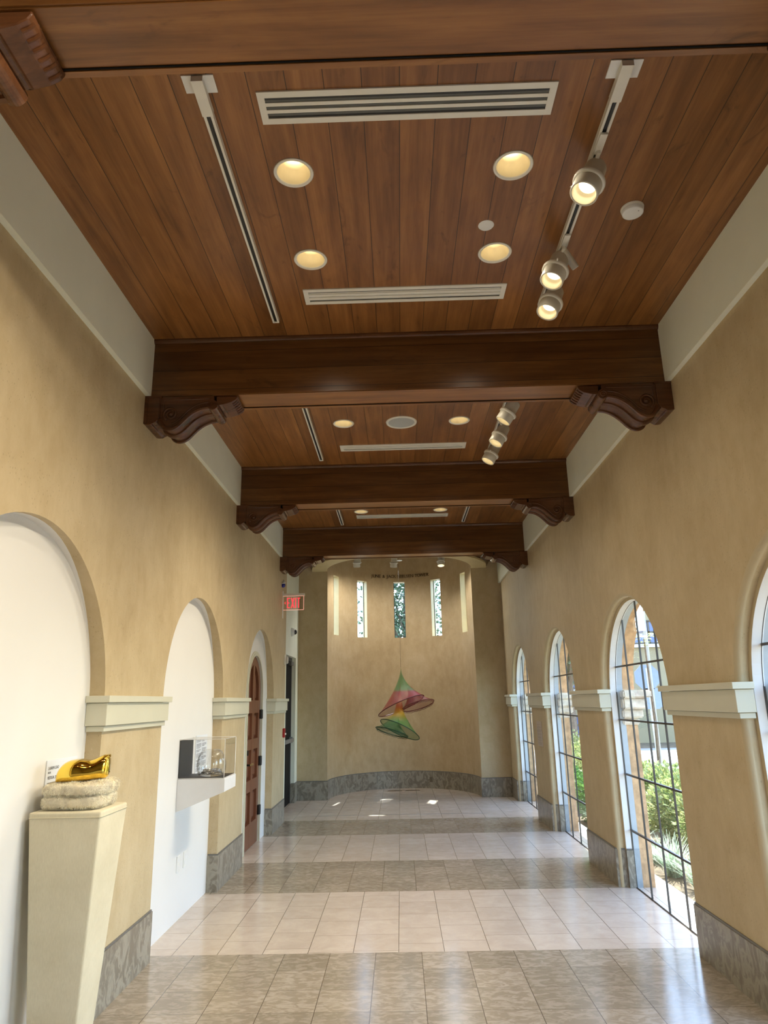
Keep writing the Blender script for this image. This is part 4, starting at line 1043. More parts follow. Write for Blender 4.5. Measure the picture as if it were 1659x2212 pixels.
# ================================================================ HANGING NET SCULPTURE
SY = 12.9
def sp3(px, py, dy=0.0):
    """zoom-pixel measurement of the sculpture -> world point on its hanging plane"""
    u, v = 780 + px / 9.217, 1420 + py / 9.217
    d = FW * 1500 + RT * (u - 829.5) - UP * (v - 1106); t_ = (SY + dy) / d.y
    return CAMPOS + d * t_
def net_mat(name, stops, zlo, zhi, dens=0.62):
    t = NT(name); p, x, y, z = t.pos()
    f = t.math('DIVIDE', t.math('SUBTRACT', z, zlo), zhi - zlo); c = t.ramp(f, stops)
    g1 = t.math('ABSOLUTE', t.math('SUBTRACT', t.math('FRACT', t.math('MULTIPLY', t.math('ADD', x, z), 95)), 0.5)); g2 = t.math('ABSOLUTE', t.math('SUBTRACT', t.math('FRACT', t.math('MULTIPLY', t.math('SUBTRACT', x, z), 95)), 0.5))
    m = t.math('GREATER_THAN', t.math('MAXIMUM', g1, g2), 0.5 - dens * 0.18)
    tr = t.n('BsdfTransparent'); df = t.n('BsdfPrincipled'); t.t.links.new(c, df.inputs['Base Color']); df.inputs['Roughness'].default_value = 0.4
    mx = t.n('MixShader'); t.t.links.new(m, mx.inputs[0]); t.t.links.new(tr.outputs[0], mx.inputs[1]); t.t.links.new(df.outputs[0], mx.inputs[2]); t.t.links.new(mx.outputs[0], t.out.inputs[0]); return t.m
zt, zm, zl_ = sp3(790, 160).z, sp3(800, 800).z, sp3(800, 1620).z
G1, G2, RD, RD2, OR = (0.03, 0.20, 0.025), (0.09, 0.28, 0.07), (0.38, 0.015, 0.03), (0.20, 0.006, 0.016), (0.65, 0.07, 0.005)
netA = net_mat('green_to_red_net', [(0.0, RD2), (0.28, RD), (0.46, RD), (0.50, G2), (1.0, G1)], sp3(0, 1160).z, zt, 0.75)
netR = net_mat('red_net', [(0.0, RD2), (1.0, RD)], sp3(0, 1060).z, sp3(0, 600).z, 0.75)
netB = net_mat('orange_to_green_net', [(0.0, (0.05, 0.22, 0.05)), (0.30, (0.16, 0.36, 0.08)), (0.42, (0.75, 0.42, 0.02)), (0.55, OR), (1.0, (0.30, 0.03, 0.01))], zl_, sp3(0, 450).z, 0.95)
netG = net_mat('dark_green_net', [(0.0, (0.02, 0.13, 0.09)), (1.0, (0.14, 0.36, 0.10))], zl_, sp3(0, 1150).z, 0.75)
def loft(bm, rows, nseg=36):
    R = []
    for c, ax, dep in rows:
        R.append([bm.verts.new(c + ax * math.cos(2 * PI * k / nseg) + dep * math.sin(2 * PI * k / nseg)) for k in range(nseg)])
    for a, b in zip(R[:-1], R[1:]):
        for k in range(nseg): bm.faces.new((a[k], a[(k + 1) % nseg], b[(k + 1) % nseg], b[k]))
def ringdef(px, py, hx_, hy_, depth, tilt=0.10):
    c = sp3(px, py); a = sp3(px + hx_, py + hy_) - c; return c, a, Vector((0, depth, tilt * depth))
rs = thing('hanging_net_sculpture', 'green, red and orange net sculpture hanging in front of the curved apse wall', 'sculpture', sp3(790, 160))
def part(name, bm, mat, smooth=True):
    bm.transform(Matrix.Translation(-sp3(790, 160))); KEEP.add(id(bm)); return finish(name, bm, mat, rs, smooth)
c1, a1, d1 = ringdef(800, 965, 450, -195, 0.42, -0.20)
c2, a2, d2 = ringdef(1137, 955, 315, -90, 0.26, -0.28)
c3_, a3, d3 = ringdef(772, 1440, 388, 172, 0.40, -0.28)
c4, a4, d4 = ringdef(612, 1488, 320, 92, 0.28, -0.2)
apx = sp3(790, 160)
bm = B(); rows_ = []
for k in range(25):
    t_ = 0.004 + 0.996 * k / 24; q = t_ ** 1.9; cc = apx.lerp(c1, t_); rows_.append((cc, a1 * q, d1 * q))
loft(bm, rows_); part('upper_net', bm, netA)
bm = B(); s0 = sp3(960, 600); rows_ = []
for k in range(17):
    t_ = k / 16; q = 0.16 + 0.84 * t_ ** 1.7; rows_.append((s0.lerp(c2, t_), a2 * q, d2 * q))
loft(bm, rows_); part('side_net', bm, netR)
bm = B(); ia = sp3(785, 450); wa = sp3(755, 1080); rows_ = []
hw_ = (sp3(850, 1080) - sp3(755, 1080))
for k in range(14): t_ = 0.004 + k / 13; q = min(1, t_) ** 1.4; rows_.append((ia.lerp(wa, min(1, t_)), hw_ * q, Vector((0, 0.11, 0)) * q))
for k in range(1, 16):
    t_ = k / 15; q = t_ ** 1.35; rows_.append((wa.lerp(c3_, t_), hw_.lerp(a3, q), Vector((0, 0.11, 0)).lerp(d3, q)))
loft(bm, rows_); part('inner_net', bm, netB)
bm = B(); s0 = sp3(690, 1180); rows_ = []
for k in range(13):
    t_ = k / 12; q = 0.22 + 0.78 * t_ ** 1.6; rows_.append((s0.lerp(c4, t_), a4 * q, d4 * q))
loft(bm, rows_); part('lower_net', bm, netG)
M['wire_red'] = simple('dark_red_wire', (0.13, 0.008, 0.012), 0.4); M['wire_green'] = simple('dark_green_wire', (0.012, 0.07, 0.025), 0.4)
for nm, (c, a, d), mt, rr_ in (('red_hoop', (c1, a1, d1), 'wire_red', .008), ('red_hoop', (c2, a2, d2), 'wire_red', .007), ('green_hoop', (c3_, a3, d3), 'wire_green', .008), ('green_hoop', (c4, a4, d4), 'wire_green', .008)):
    bm = B(); tube(bm, [c + a * math.cos(2 * PI * k / 48) + d * math.sin(2 * PI * k / 48) for k in range(48)], rr_, 6, True); part(nm, bm, M[mt])
for nm, (c, a, d), mt in (('red_fringe', (c2, a2, d2), 'wire_red'), ('green_fringe', (c4, a4, d4), 'wire_green')):
    bm = B(); rnd = random.Random(11)
    for off in (0.014, 0.030):
        tube(bm, [c + a * math.cos(2 * PI * k / 90) * (0.98 - off) + d * math.sin(2 * PI * k / 90) + Vector((0, 0, -off + rnd.uniform(-.005, .005))) for k in range(90)], 0.0035, 5, True)
    part(nm, bm, M[mt])
bm = B(); tube(bm, [apx - Vector((0, 0, 0.03)), Vector((apx.x, apx.y, 4.485))], 0.0018, 5); part('suspension_wire', bm, M['black'])

# ================================================================ TOWER LETTERING
r = thing('wall_lettering', 'row of bronze serif letters on the curved wall above the slit windows', 'lettering', (AX, YE + ARY, 4.08))
txt = 'JUNE & JACK NIELSEN TOWER'
adv = {'J': .50, 'U': .78, 'N': .82, 'E': .68, '&': .82, ' ': .40, 'A': .76, 'C': .74, 'K': .76, 'I': .38, 'L': .64, 'S': .60, 'T': .70, 'O': .84, 'W': 1.05, 'R': .76}
tot = sum(adv[c] for c in txt); span = 1.185; sc = span / tot; cur = -span / 2 + 0.022
for ch in txt:
    w_ = adv[ch] * sc; xm = cur + w_ / 2; cur += w_
    if ch == ' ': continue
    th = math.degrees(math.asin((xm) / AR)); pos = ap(th, 4.075, -0.006); nn = (ap(th, 0) - ap(th, 0, -1)).normalized()   # outward
    rv = Vector((nn.y, -nn.x, 0)); m4 = Matrix(((rv.x, 0, -nn.x, pos.x), (rv.y, 0, -nn.y, pos.y), (0, 1, 0, pos.z), (0, 0, 0, 1)))
    bm = B(); text_mesh(bm, ch, 0.088, m4, 0.006, align='CENTER')
    # serifs
    hgt = 0.061
    for zz in ((0.0, hgt) if ch not in 'O&CSJ' else ()):
        half = 0.021 if ch != 'I' else 0.012
        if ch in 'TL' : 
            if (ch == 'T' and zz > 0) or (ch == 'L' and zz == 0): continue
            half = 0.012
        if ch == 'W' and zz == 0: continue
        if ch == 'A' and zz > 0: continue
        spans = ((-half, half),) if ch in 'TLI' else ((-half - .004, -half + .012), (half - .012, half + .004))
        for sa, sb in spans:
            pts_ = [(sa, zz - .002), (sb, zz - .002), (sb, zz + .002), (sa, zz + .002)]
            vs_ = [m4 @ Vector((u_, v_, 0.006)) for u_, v_ in pts_]; quad(bm, vs_)
    bm.transform(Matrix.Translation(-Vector(r.location))); finish('letter_%s' % {'&': 'ampersand'}.get(ch, ch.lower()), bm, M['bronze'], r)

# ================================================================ SMALL WALL FITTINGS
# exit sign
EY = 10.20
r = thing('exit_sign', 'edge-lit exit sign with red letters projecting from the left wall', 'exit sign', (XL, EY, 2.94))
bm = B(); box(bm, 0.0, 0.006, -0.03, 0.03, -0.12, 0.28); bmesh.ops.bevel(bm, geom=list(bm.edges), offset=0.002, segments=1, affect='EDGES'); finish('wall_plate', bm, M['white_plastic'], r)
bm = B(); box(bm, 0.004, 0.325, -0.02, 0.02, 0.205, 0.240); finish('housing', bm, M['metal_white'], r)
bm = B(); box(bm, 0.012, 0.310, -0.003, 0.003, 0.0, 0.204); finish('clear_panel', bm, M['tinted'], r)
bm = B()
for q in ([(0.012, 0), (0.310, 0)], [(0.310, 0), (0.310, 0.204)], [(0.012, 0.204), (0.310, 0.204)]): tube(bm, [(q[0][0], 0, q[0][1]), (q[1][0], 0, q[1][1])], 0.0028, 4)
finish('glowing_edge', bm, M['sign_edge'], r)
bm = B(); strokes = []
def st(x0, z0, x1, z1, w_=0.012):
    d = Vector((x1 - x0, 0, z1 - z0)).normalized(); n_ = Vector((-d.z, 0, d.x)) * w_ / 2; a, b = Vector((x0, -0.0045, z0)), Vector((x1, -0.0045, z1))
    v = [a + n_, a - n_, b - n_, b + n_]; quad(bm, v); quad(bm, [Vector((p.x, 0.0045, p.z)) for p in v])
z0_, z1_ = 0.028, 0.178
st(0.072, z0_, 0.072, z1_, .015); st(0.066, z1_ - .006, 0.108, z1_ - .006); st(0.066, z0_ + .006, 0.108, z0_ + .006); st(0.066, (z0_ + z1_) / 2, 0.100, (z0_ + z1_) / 2)
st(0.128, z0_, 0.166, z1_, .014); st(0.166, z0_, 0.128, z1_, .014); st(0.192, z0_, 0.192, z1_, .015)
st(0.236, z0_, 0.236, z1_, .015); st(0.214, z1_ - .006, 0.258, z1_ - .006); st(0.046, 0.086, 0.030, 0.103, .006); st(0.046, 0.120, 0.030, 0.103, .006)
finish('exit_lettering', bm, M['sign_red'], r)
# blue-lensed strobe
r = thing('alarm_strobe', 'small wall dome with blue lens above the exit sign', 'strobe light', (XL, 10.12, 3.30))
bm = B(); tube(bm, [(0.0, 0, 0.02), (0.02, 0, 0.02), (0.032, 0, 0.035), (0.02, 0, 0.075)], [0.03, 0.03, 0.022, 0.006], 16); finish('housing', bm, M['white_plastic'], r, True)
bm = B(); bmesh.ops.create_uvsphere(bm, u_segments=16, v_segments=10, radius=0.034); bm.transform(Matrix.Translation((0.016, 0, -0.005))); finish('blue_lens', bm, M['blue'], r, True)
# dome camera
r = thing('dome_camera', 'white wall-mounted security dome camera above the black door', 'security camera', (AXL, 11.93, 2.785))
def lathe_x(bm, prof, seg=24):
    lathe(bm, prof, seg); bm.transform(Matrix.Rotation(PI / 2, 4, 'Y'))
bm = B(); lathe_x(bm, [(0.0, 0.0), (0.072, 0.0), (0.072, 0.018), (0.060, 0.026), (0.058, 0.050), (0.046, 0.056)]); finish('housing', bm, M['white_plastic'], r, True)
bm = B(); lathe_x(bm, [(0.044, 0.050), (0.040, 0.072), (0.026, 0.090), (0.0, 0.096)]); finish('dark_dome', bm, simple('smoked_dome', (0.015, 0.015, 0.018), 0.08), r, True)
# door alarm box at the corner
r = thing('door_alarm_box', 'small cream alarm box on the corner of the left wall before the black door', 'alarm box', (XL, 10.44, 2.16))
bm = B(); box(bm, 0, 0.022, -0.055, 0.055, 0.0, 0.145); bmesh.ops.bevel(bm, geom=list(bm.edges), offset=0.004, segments=2, affect='EDGES'); finish('back_box', bm, M['metal_white'], r)
bm = B(); box(bm, 0.022, 0.055, 0.0, 0.05, 0.02, 0.125); bmesh.ops.bevel(bm, geom=list(bm.edges), offset=0.010, segments=3, affect='EDGES'); finish('sensor', bm, M['white_plastic'], r, True)
r = thing('fire_alarm_pull', 'small red fire alarm pull station on the left wall before the black door', 'fire alarm', (XL, 10.42, 1.145))
bm = B(); box(bm, 0, 0.030, -0.04, 0.04, 0, 0.125); bmesh.ops.bevel(bm, geom=list(bm.edges), offset=0.005, segments=2, affect='EDGES'); finish('box', bm, M['red'], r)
bm = B(); box(bm, 0.030, 0.044, -0.025, 0.025, 0.035, 0.060); finish('pull_handle', bm, M['white_plastic'], r)
# floor grilles, tiny outlet on the apse base
for x_, lab in ((-0.145, 'dark brass floor grille in the apse, left one of the pair'), (0.185, 'dark brass floor grille in the apse, right one of the pair')):
    r = thing('floor_grille', lab, 'floor grille', (x_, 13.86, 0.0), 'floor grilles in the apse')
    bm = B(); box(bm, -0.14, 0.14, -0.045, 0.045, 0.0003, 0.003); finish('plate', bm, M['grille'], r)
    bm = B()
    for k in range(12): box(bm, -0.125 + k * 0.0215, -0.117 + k * 0.0215, -0.036, 0.036, 0.003, 0.0036)
    finish('slots', bm, M['black'], r)
o_p = ap(23, 0.16, -e - 0.003)
bm = B(); box(bm, -0.03, 0.03, -0.004, 0.004, -0.045, 0.045); bm.transform(Matrix.Rotation(-math.radians(23), 4, 'Z')); o = finish('base_outlet', bm, simple('bronze_plate', (0.16, 0.13, 0.09), 0.4, 0.3), None, False, o_p); tag(o, 'small dark outlet plate set in the curved apse baseboard', 'outlet')

# ================================================================ OUTSIDE
GZ = -0.06
M['soil'] = simple('soil', (0.13, 0.10, 0.06), 0.9, var=0.4, scale=6)
M['path'] = simple('concrete_path', (0.42, 0.41, 0.39), 0.8, var=0.06, scale=2)
M['road'] = simple('road', (0.30, 0.30, 0.31), 0.85, var=0.08, scale=2)
M['lawn'] = simple('lawn', (0.12, 0.20, 0.05), 0.9, var=0.4, scale=9)
bm = B(); quad(bm, [(-40, -12, GZ), (70, -12, GZ), (70, 90, GZ), (-40, 90, GZ)]); struct(finish('ground', bm, M['soil']))
bm = B(); box(bm, XG + 0.012, XO + 0.16, YB, YE, GZ, -0.004); struct(finish('trim_sill', bm, simple('sill_concrete', (0.34, 0.35, 0.35), 0.8)))
def leafmat(name, a, b, c, trans=0.35):
    t = NT(name); oi = t.n('ObjectInfo'); p, x, y, z = t.pos(); n1 = t.noise(p, 9, 2); w_ = t.noise(p, 60, 1)
    f = t.math('ADD', t.math('MULTIPLY', n1, 0.5), t.math('MULTIPLY', w_, 0.5)); col = t.ramp(f, [(0.35, a), (0.5, b), (0.66, c)])
    bs = t.n('BsdfPrincipled'); t.t.links.new(col, bs.inputs['Base Color']); bs.inputs['Roughness'].default_value = 0.45
    tl_ = t.n('BsdfTranslucent'); t.t.links.new(col, tl_.inputs[0]); mx = t.n('MixShader'); mx.inputs[0].default_value = trans
    t.t.links.new(bs.outputs[0], mx.inputs[1]); t.t.links.new(tl_.outputs[0], mx.inputs[2]); t.t.links.new(mx.outputs[0], t.out.inputs[0]); return t.m
M['leaf_y'] = leafmat('variegated_leaves', (0.10, 0.19, 0.06), (0.30, 0.36, 0.13), (0.66, 0.64, 0.33))
M['leaf_g'] = leafmat('green_leaves', (0.05, 0.14, 0.03), (0.12, 0.27, 0.06), (0.24, 0.42, 0.12))
M['leaf_d'] = leafmat('dark_leaves', (0.04, 0.07, 0.035), (0.08, 0.13, 0.06), (0.16, 0.22, 0.12), 0.2)
M['blade'] = leafmat('striped_blades', (0.25, 0.38, 0.25), (0.45, 0.56, 0.42), (0.70, 0.76, 0.62))
M['bark'] = simple('bark', (0.16, 0.12, 0.085), 0.85, var=0.3, scale=20)
def leaf_cloud(center_r, n, size, seed, squash=1.0, shell=0.55):
    rnd = random.Random(seed); bm = B(); rx, ry, rz = center_r
    for _ in range(n):
        while True:
            v = Vector((rnd.gauss(0, 1), rnd.gauss(0, 1), rnd.gauss(0, 1)))
            if v.length > 0.1: break
        v.normalize(); k = (shell + (1 - shell) * rnd.random()) * (1 + 0.16 * math.sin(v.x * 5 + seed) * math.sin(v.y * 6 + v.z * 4))
        p = Vector((v.x * rx * k, v.y * ry * k, rz + v.z * rz * k))
        if p.z < 0.02: continue
        d = (v + Vector((rnd.uniform(-.9, .9), rnd.uniform(-.9, .9), rnd.uniform(-.3, .9)))).normalized(); s_ = size * rnd.uniform(0.6, 1.3)
        w_ = d.cross(Vector((rnd.uniform(-1, 1), rnd.uniform(-1, 1), rnd.uniform(-1, 1)))).normalized() * s_ * 0.32; up = d.cross(w_).normalized() * s_ * 0.10
        a, b, c_, e_ = [bm.verts.new(q) for q in (p, p + d * s_ * 0.5 + w_ + up, p + d * s_, p + d * s_ * 0.5 - w_ + up)]
        bm.faces.new((a, b, c_)); bm.faces.new((a, c_, e_))
    KEEP.add(id(bm)); return bm
def shrub(name, label, cat, loc, rad, n, size, mat, seed, group):
    r = thing(name, label, cat, loc, group); finish('foliage', leaf_cloud(rad, n, size, seed), mat, r)
    bm = B(); rnd = random.Random(seed)
    for k in range(6):
        a = rnd.uniform(0, 2 * PI); q = rnd.uniform(.3, .75); tube(bm, [(0, 0, 0), (rad[0] * q * .4 * math.cos(a), rad[1] * q * .4 * math.sin(a), rad[2] * .6), (rad[0] * q * math.cos(a), rad[1] * q * math.sin(a), rad[2] * 1.3)], [0.014, 0.01, 0.004], 5)
    finish('stems', bm, M['bark'], r); return r
# variegated shrubs in a row beyond the windows
HED = [(3.35, 6.35, 0.5), (3.4, 7.2, 0.56), (3.45, 8.05, 0.58), (3.4, 8.95, 0.56), (3.5, 9.9, 0.58), (3.4, 10.9, 0.56), (3.5, 12.0, 0.6), (3.4, 13.1, 0.62), (3.6, 14.3, 0.66), (3.6, 15.6, 0.7)]
HL = ['nearest the big arched window, at its right edge', 'second from the big arched window', 'third along the row outside the windows', 'fourth along the row, outside the middle window', 'fifth along the row outside the windows', 'sixth along the row outside the windows', 'seventh along the row, outside the far window', 'eighth along the row beyond the far window', 'ninth along the row past the hall', 'last and farthest of the row']
for i, (x_, y_, h_) in enumerate(HED):
    shrub('variegated_shrub', 'yellow-green variegated shrub, ' + HL[i], 'shrub', (x_, y_, GZ), (0.52, 0.42, h_ * 0.66), 3000 if i < 7 else 1800, 0.075, M['leaf_y'], 20 + i, 'variegated shrubs outside the windows')
for i, (x_, y_) in enumerate([(2.62, 10.4), (2.62, 11.6), (2.62, 12.8)]):
    shrub('dark_shrub', 'low dark green shrub against the outside wall, %s' % ['nearest of three', 'middle of three', 'farthest of three'][i], 'shrub', (x_, y_, GZ), (0.20, 0.40, 0.33), 1500, 0.06, M['leaf_g'], 50 + i, 'dark shrubs by the wall')
# striped grass tufts
def tuft_mesh(n, L, seed):
    rnd = random.Random(seed); bm = B()
    for _ in range(n):
        a = rnd.uniform(0, 2 * PI); t_ = rnd.uniform(0.25, 1.0); l = L * rnd.uniform(.7, 1.15); o_ = Vector((rnd.uniform(-.05, .05), rnd.uniform(-.05, .05), 0)); w_ = Vector((-math.sin(a), math.cos(a), 0)) * 0.006; pr_ = None
        for k in range(5):
            q = k / 4; p = o_ + Vector((math.cos(a) * t_ * l * q * 0.8, math.sin(a) * t_ * l * q * 0.8, l * (q * 1.0 - q * q * 0.55 * t_))); ww = w_ * (1 - q * 0.85)
            cur_ = (bm.verts.new(p - ww), bm.verts.new(p + ww))
            if pr_: bm.faces.new((pr_[0], pr_[1], cur_[1], cur_[0]))
            pr_ = cur_
    KEEP.add(id(bm)); return bm
TP = [(2.60, 5.75), (2.58, 6.30), (2.62, 6.85), (2.58, 7.40), (2.62, 7.95), (2.58, 8.5), (2.62, 9.05), (2.58, 9.6)]
tp0 = None
for i, (x_, y_) in enumerate(TP):
    lab = 'pale striped grass tuft outside the big window, %s along the sill' % ['first', 'second', 'third', 'fourth', 'fifth', 'sixth', 'seventh', 'eighth'][i]
    if tp0 is None: tp0 = finish('striped_grass_tuft', tuft_mesh(170, 0.40, 3), M['blade']); o = tp0
    else: o = tp0.copy(); COL.objects.link(o)
    tag(o, lab, 'grass', 'striped grass tufts along the sill'); o.location = (x_, y_, GZ); o.rotation_euler = (0, 0, i * 1.3); s_ = 0.8 + 0.12 * (i % 4); o.scale = (s_, s_, s_)
# red flowers
for i, (x_, y_, h_) in enumerate([(2.42, 5.50, 0.34), (2.46, 5.62, 0.24), (2.38, 5.44, 0.14)]):
    r = thing('red_flower', 'small red flower outside the big window, %s of three' % ['tallest', 'middle', 'lowest'][i], 'flower', (x_, y_, GZ), 'red flowers by the sill')
    bm = B(); tube(bm, [(0, 0, 0), (0.01, 0.01, h_ * .6), (0.0, 0.02, h_)], 0.004, 5); finish('stem', bm, M['leaf_g'], r)
    bm = B()
    for k in range(7):
        a = k * 2 * PI / 7; p = Vector((0, 0.02, h_)); d = Vector((math.cos(a), math.sin(a), 0.5)).normalized() * 0.035; w_ = Vector((-math.sin(a), math.cos(a), 0)) * 0.012; quad(bm, [p, p + d * .6 + w_, p + d, p + d * .6 - w_])
    KEEP.add(id(bm)); finish('petals', bm, simple('red_petals', (0.75, 0.05, 0.03), 0.5), r)
    finish('leaves', leaf_cloud((0.10, 0.10, h_ * 0.5), 120, 0.05, 77 + i), M['leaf_g'], r)
# path, liriope bed, road, pavement
def strip(name, pts_, z_, mat): 
    bm = B(); bm.faces.new([bm.verts.new((x_, y_, z_)) for x_, y_ in pts_]); return finish(name, bm, mat)
o = strip('garden_path', [(3.9, 6.0), (4.5, 5.5), (6.6, 13.0), (8.2, 16.5), (6.4, 18.5), (4.9, 13.5)], GZ + 0.012, M['path']); tag(o, 'pale concrete garden path running behind the shrubs', 'path')
o = strip('street', [(-10, 19.0), (60, 14.5), (60, 23.0), (-10, 24.5)], GZ + 0.010, M['road']); tag(o, 'grey street seen beyond the garden', 'street')
o = strip('pavement', [(-10, 17.6), (60, 13.0), (60, 14.6), (-10, 19.1)], GZ + 0.02, M['path']); tag(o, 'pale pavement strip along the near side of the street', 'pavement')
rnd = random.Random(5); bm = B()
for _ in range(2600):
    while True:
        x_, y_ = rnd.uniform(4.6, 11), rnd.uniform(9.0, 17.2)
        if x_ > 4.9 + (y_ - 9) * 0.30 + 1.0 and y_ < 18.0 - 0.065 * x_: break
    for k in range(7):
        a = rnd.uniform(0, 2 * PI); l = rnd.uniform(.18, .36); p = Vector((x_, y_, GZ)); w_ = Vector((-math.sin(a), math.cos(a), 0)) * 0.012; m_ = p + Vector((math.cos(a) * l * .3, math.sin(a) * l * .3, l * .8)); t_ = p + Vector((math.cos(a) * l * .8, math.sin(a) * l * .8, l * .75))
        v = [bm.verts.new(q) for q in (p - w_, p + w_, m_ + w_, m_ - w_, t_)]; bm.faces.new((v[0], v[1], v[2], v[3])); bm.faces.new((v[3], v[2], v[4]))
KEEP.add(id(bm)); o = finish('groundcover_bed', bm, M['blade']); tag(o, 'bed of pale striped groundcover between the path and the street', 'plants', kind='stuff')
# building across the street
M['bwall'] = simple('cream_render', (0.30, 0.25, 0.15), 0.85, var=0.04, scale=1)
M['bglass'] = simple('blue_window_glass', (0.03, 0.09, 0.26), 0.15)
M['bframe'] = simple('dark_window_frame', (0.05, 0.055, 0.05), 0.5)
BY = 27.0
r = thing('cream_building', 'cream rendered building with blue paned windows across the street', 'building', (10, BY, GZ))
bm = B(); box(bm, -4.5, 26, 0, 8, 0, 6.6); finish('walls', bm, M['bwall'], r)
bm = B(); box(bm, -4.6, 26.1, -0.25, 8.1, 6.6, 6.9); finish('roof_edge', bm, M['stone_pale'], r)
bm = B(); box(bm, -4.5, 26, -0.06, 0, 4.95, 5.1); finish('string_course', bm, M['case_white'], r)
for k in range(4, 12):
    x_ = -17.1 + k * 3.45
    for z0, z1, w_ in ((3.58, 4.42, 1.25), (1.98, 2.80, 1.25), (0.35, 1.0, 1.25)):
        if z0 < 2 and k % 3 == 2: 
            continue
        bm = B(); box(bm, x_ - w_, x_ + w_, -0.03, 0.0, z0, z1); f_ = finish('window', bm, M['bglass'], r)
        bm = B()
        for q in range(5): xx = x_ - w_ + q * w_ / 2; box(bm, xx - 0.035, xx + 0.035, -0.07, -0.03, z0, z1)
        for zz in (z0, (z0 + z1) / 2, z1): box(bm, x_ - w_, x_ + w_, -0.07, -0.03, zz - 0.035, zz + 0.035)
        finish('window_bars', bm, M['bframe'], f_)
        bm = B(); box(bm, x_ - w_ - .1, x_ + w_ + .1, -0.16, 0, z0 - 0.14, z0 - 0.03); finish('window_sill', bm, M['case_white'], f_)
# street sign seen from behind
def wp(u, v, Y):
    d = FW * 1500 + RT * (u - 829.5) - UP * (v - 1106); return CAMPOS + d * (Y / d.y)
sgc = wp(1397, 1463, 19.6); r = thing('street_sign', 'back of an octagonal street sign on a leaning post, beyond the garden', 'street sign', (sgc.x + 0.25, 19.6, GZ)); o_ = Vector((sgc.x + 0.25, 19.6, GZ))
bm = B(); rr_ = 0.36; pp = [(sgc.x - o_.x + rr_ * math.cos(PI / 8 + k * PI / 4), sgc.z - o_.z + rr_ * math.sin(PI / 8 + k * PI / 4)) for k in range(8)]; prism(bm, pp, 1, -0.03, -0.02); finish('octagon_plate', bm, simple('sign_back', (0.20, 0.25, 0.33), 0.6), r)
s2 = wp(1408, 1509, 19.6); bm = B(); box(bm, s2.x - o_.x - 0.25, s2.x - o_.x + 0.25, -0.03, -0.02, s2.z - o_.z - 0.27, s2.z - o_.z + 0.27); bmesh.ops.bevel(bm, geom=[e_ for e_ in bm.edges if abs(e_.verts[0].co.y - e_.verts[1].co.y) > .005], offset=0.05, segments=3, affect='EDGES'); finish('square_plate', bm, simple('sign_back_small', (0.21, 0.26, 0.34), 0.6), r)
pt, pb = wp(1394, 1443, 19.6), wp(1418, 1612, 19.6); bm = B(); tube(bm, [Vector((pb.x - o_.x, 0, 0)), Vector((pt.x - o_.x, -0.01, pt.z - o_.z))], 0.03, 8); finish('post', bm, simple('galvanised_post', (0.45, 0.48, 0.52), 0.4, 0.5), r)
# banner post
b0, b1 = wp(1368, 1318, 14.0), wp(1388, 1372, 14.0)
r = thing('banner_post', 'lamp post with a white patterned vertical banner outside the big window', 'banner post', ((b0.x + b1.x) / 2 + .12, 14.0, GZ)); ox = r.location.x
bm = B(); tube(bm, [(0, 0, 0), (0, 0, b1.z + 2.0)], 0.035, 10); finish('post', bm, simple('grey_post', (0.36, 0.36, 0.34), 0.5), r)
t = NT('banner_weave'); p, x, y, z = t.pos(); ck = t.n('TexVoronoi'); t.t.links.new(t.mapv(p, (16, 16, 16)), ck.inputs['Vector']); ck.inputs['Scale'].default_value = 1.0
t.bsdf(t.ramp(ck.outputs['Distance'], [(0.30, (0.42, 0.42, 0.44)), (0.55, (0.16, 0.16, 0.19))]), 0.7)
bm = B(); box(bm, b0.x - ox, b1.x - ox - 0.02, -0.10, -0.085, b1.z - GZ, b1.z - GZ + 1.6); finish('banner', bm, t.m, r)
bm = B(); box(bm, b0.x - ox - .02, 0.0, -0.105, -0.08, b1.z - GZ - 0.05, b1.z - GZ - 0.01); finish('banner_arm', bm, M['white_plastic'], r)
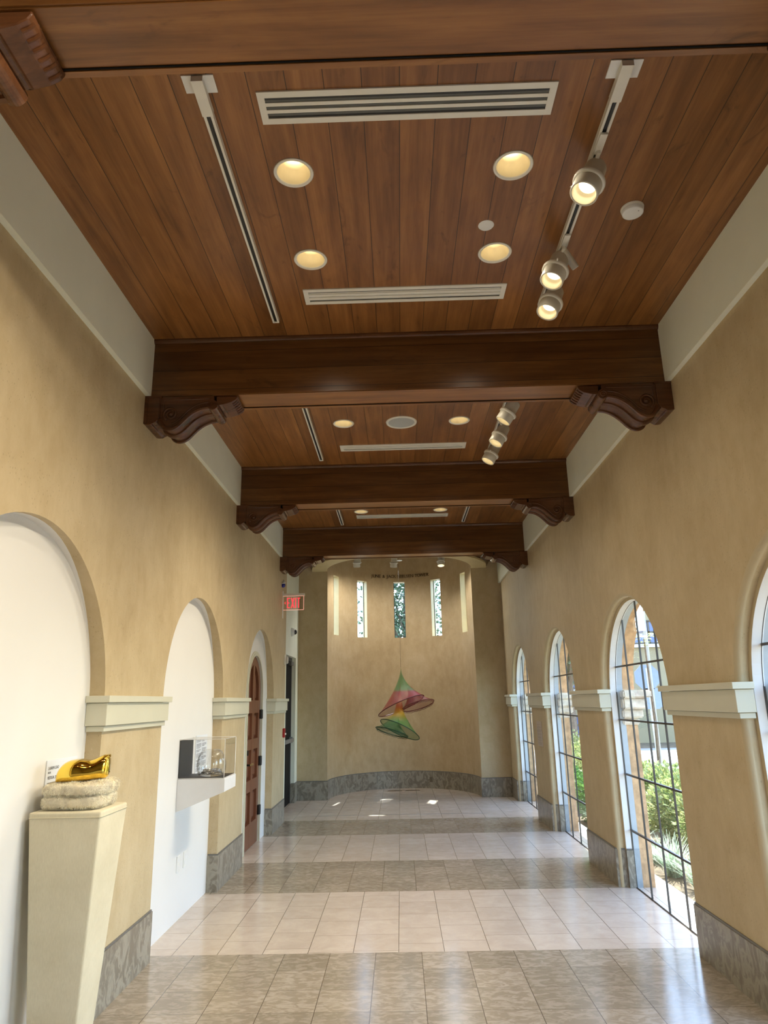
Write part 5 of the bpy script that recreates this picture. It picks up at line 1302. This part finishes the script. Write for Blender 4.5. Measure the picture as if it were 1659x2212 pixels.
# trees
def tree(name, label, loc, h, rad, n, size, mat, seed, group=None, trunk=0.12, lean=0.0):
    r = thing(name, label, 'tree', loc, group)
    bm = B(); rnd = random.Random(seed); tube(bm, [(0, 0, 0), (lean * .4, 0.05, h * .4), (lean, 0, h * .8), (lean * 1.2, 0.05, h)], [trunk, trunk * .8, trunk * .55, trunk * .2], 9)
    for k in range(7):
        a = rnd.uniform(0, 2 * PI); z0 = h * rnd.uniform(.45, .8); tube(bm, [(lean * .7, 0, z0), (lean + rad[0] * .5 * math.cos(a), rad[1] * .5 * math.sin(a), z0 + rad[2] * .5), (lean + rad[0] * .85 * math.cos(a), rad[1] * .85 * math.sin(a), z0 + rad[2] * .9)], [trunk * .4, trunk * .25, trunk * .1], 6)
    finish('trunk', bm, M['bark'], r)
    c = leaf_cloud(rad, n, size, seed, shell=0.25); c.transform(Matrix.Translation((lean, 0, h - rad[2]))); KEEP.add(id(c))
    finish('crown', c, mat, r); return r
TR = [('tree with dark crown shading the far windows, nearest the tower', (4.3, 18.3), 3.6, (1.4, 1.7, 1.8), 'leaf_d', 5200),
      ('tall dark tree beyond the street side of the tower', (5.6, 23.6), 4.0, (1.2, 1.6, 2.0), 'leaf_d', 5200),
      ('bright green tree seen through the middle slit window', (0.2, 21.5), 4.8, (1.5, 1.5, 2.6), 'leaf_d', 4300),
      ('green tree seen through the left slit window', (-2.3, 22.0), 5.0, (0.9, 1.5, 2.8), 'leaf_d', 4300),
      ('green tree seen through the right slit window', (2.9, 22.6), 5.0, (1.1, 1.3, 2.8), 'leaf_d', 4300)]
for i, (lab, (x_, y_), h_, rad, mt, n) in enumerate(TR): tree('garden_tree', lab, (x_, y_, GZ), h_, rad, int(n * 1.6), 0.13, M[mt], 90 + i, 'trees outside')
# palm-like leafy branches in front of the building
pc = wp(1386, 1392, 12.5); r = thing('young_tree', 'young bright green tree in front of the building, beside the banner post', 'tree', (pc.x + 0.05, 12.5, GZ))
bm = B(); tube(bm, [(0, 0, 0), (0.03, 0, 1.2), (0.0, 0, pc.z - GZ + 0.1)], [0.035, 0.028, 0.012], 7); finish('trunk', bm, M['bark'], r)
bm = B(); rnd = random.Random(8)
for k in range(9):
    a = k * 2 * PI / 9 + .3; L_ = rnd.uniform(.35, .62)
    for j in range(14):
        q = j / 13; p = Vector((math.cos(a) * L_ * q, math.sin(a) * L_ * q, pc.z - GZ + 0.25 * math.sin(q * PI) - q * q * 0.30))
        for s_ in (-1, 1):
            d = Vector((math.cos(a + s_ * 1.1), math.sin(a + s_ * 1.1), -0.25)) * 0.11 * (1 - q * .4); w_ = Vector((math.cos(a), math.sin(a), 0)) * 0.014; quad(bm, [p, p + d * .5 + w_, p + d, p + d * .5 - w_])
KEEP.add(id(bm)); finish('fronds', bm, M['leaf_y'], r)
# mark top-level leftovers as structure where they are part of the setting
for o in list(scene.objects):
    if 'keep' in o: del o['keep']
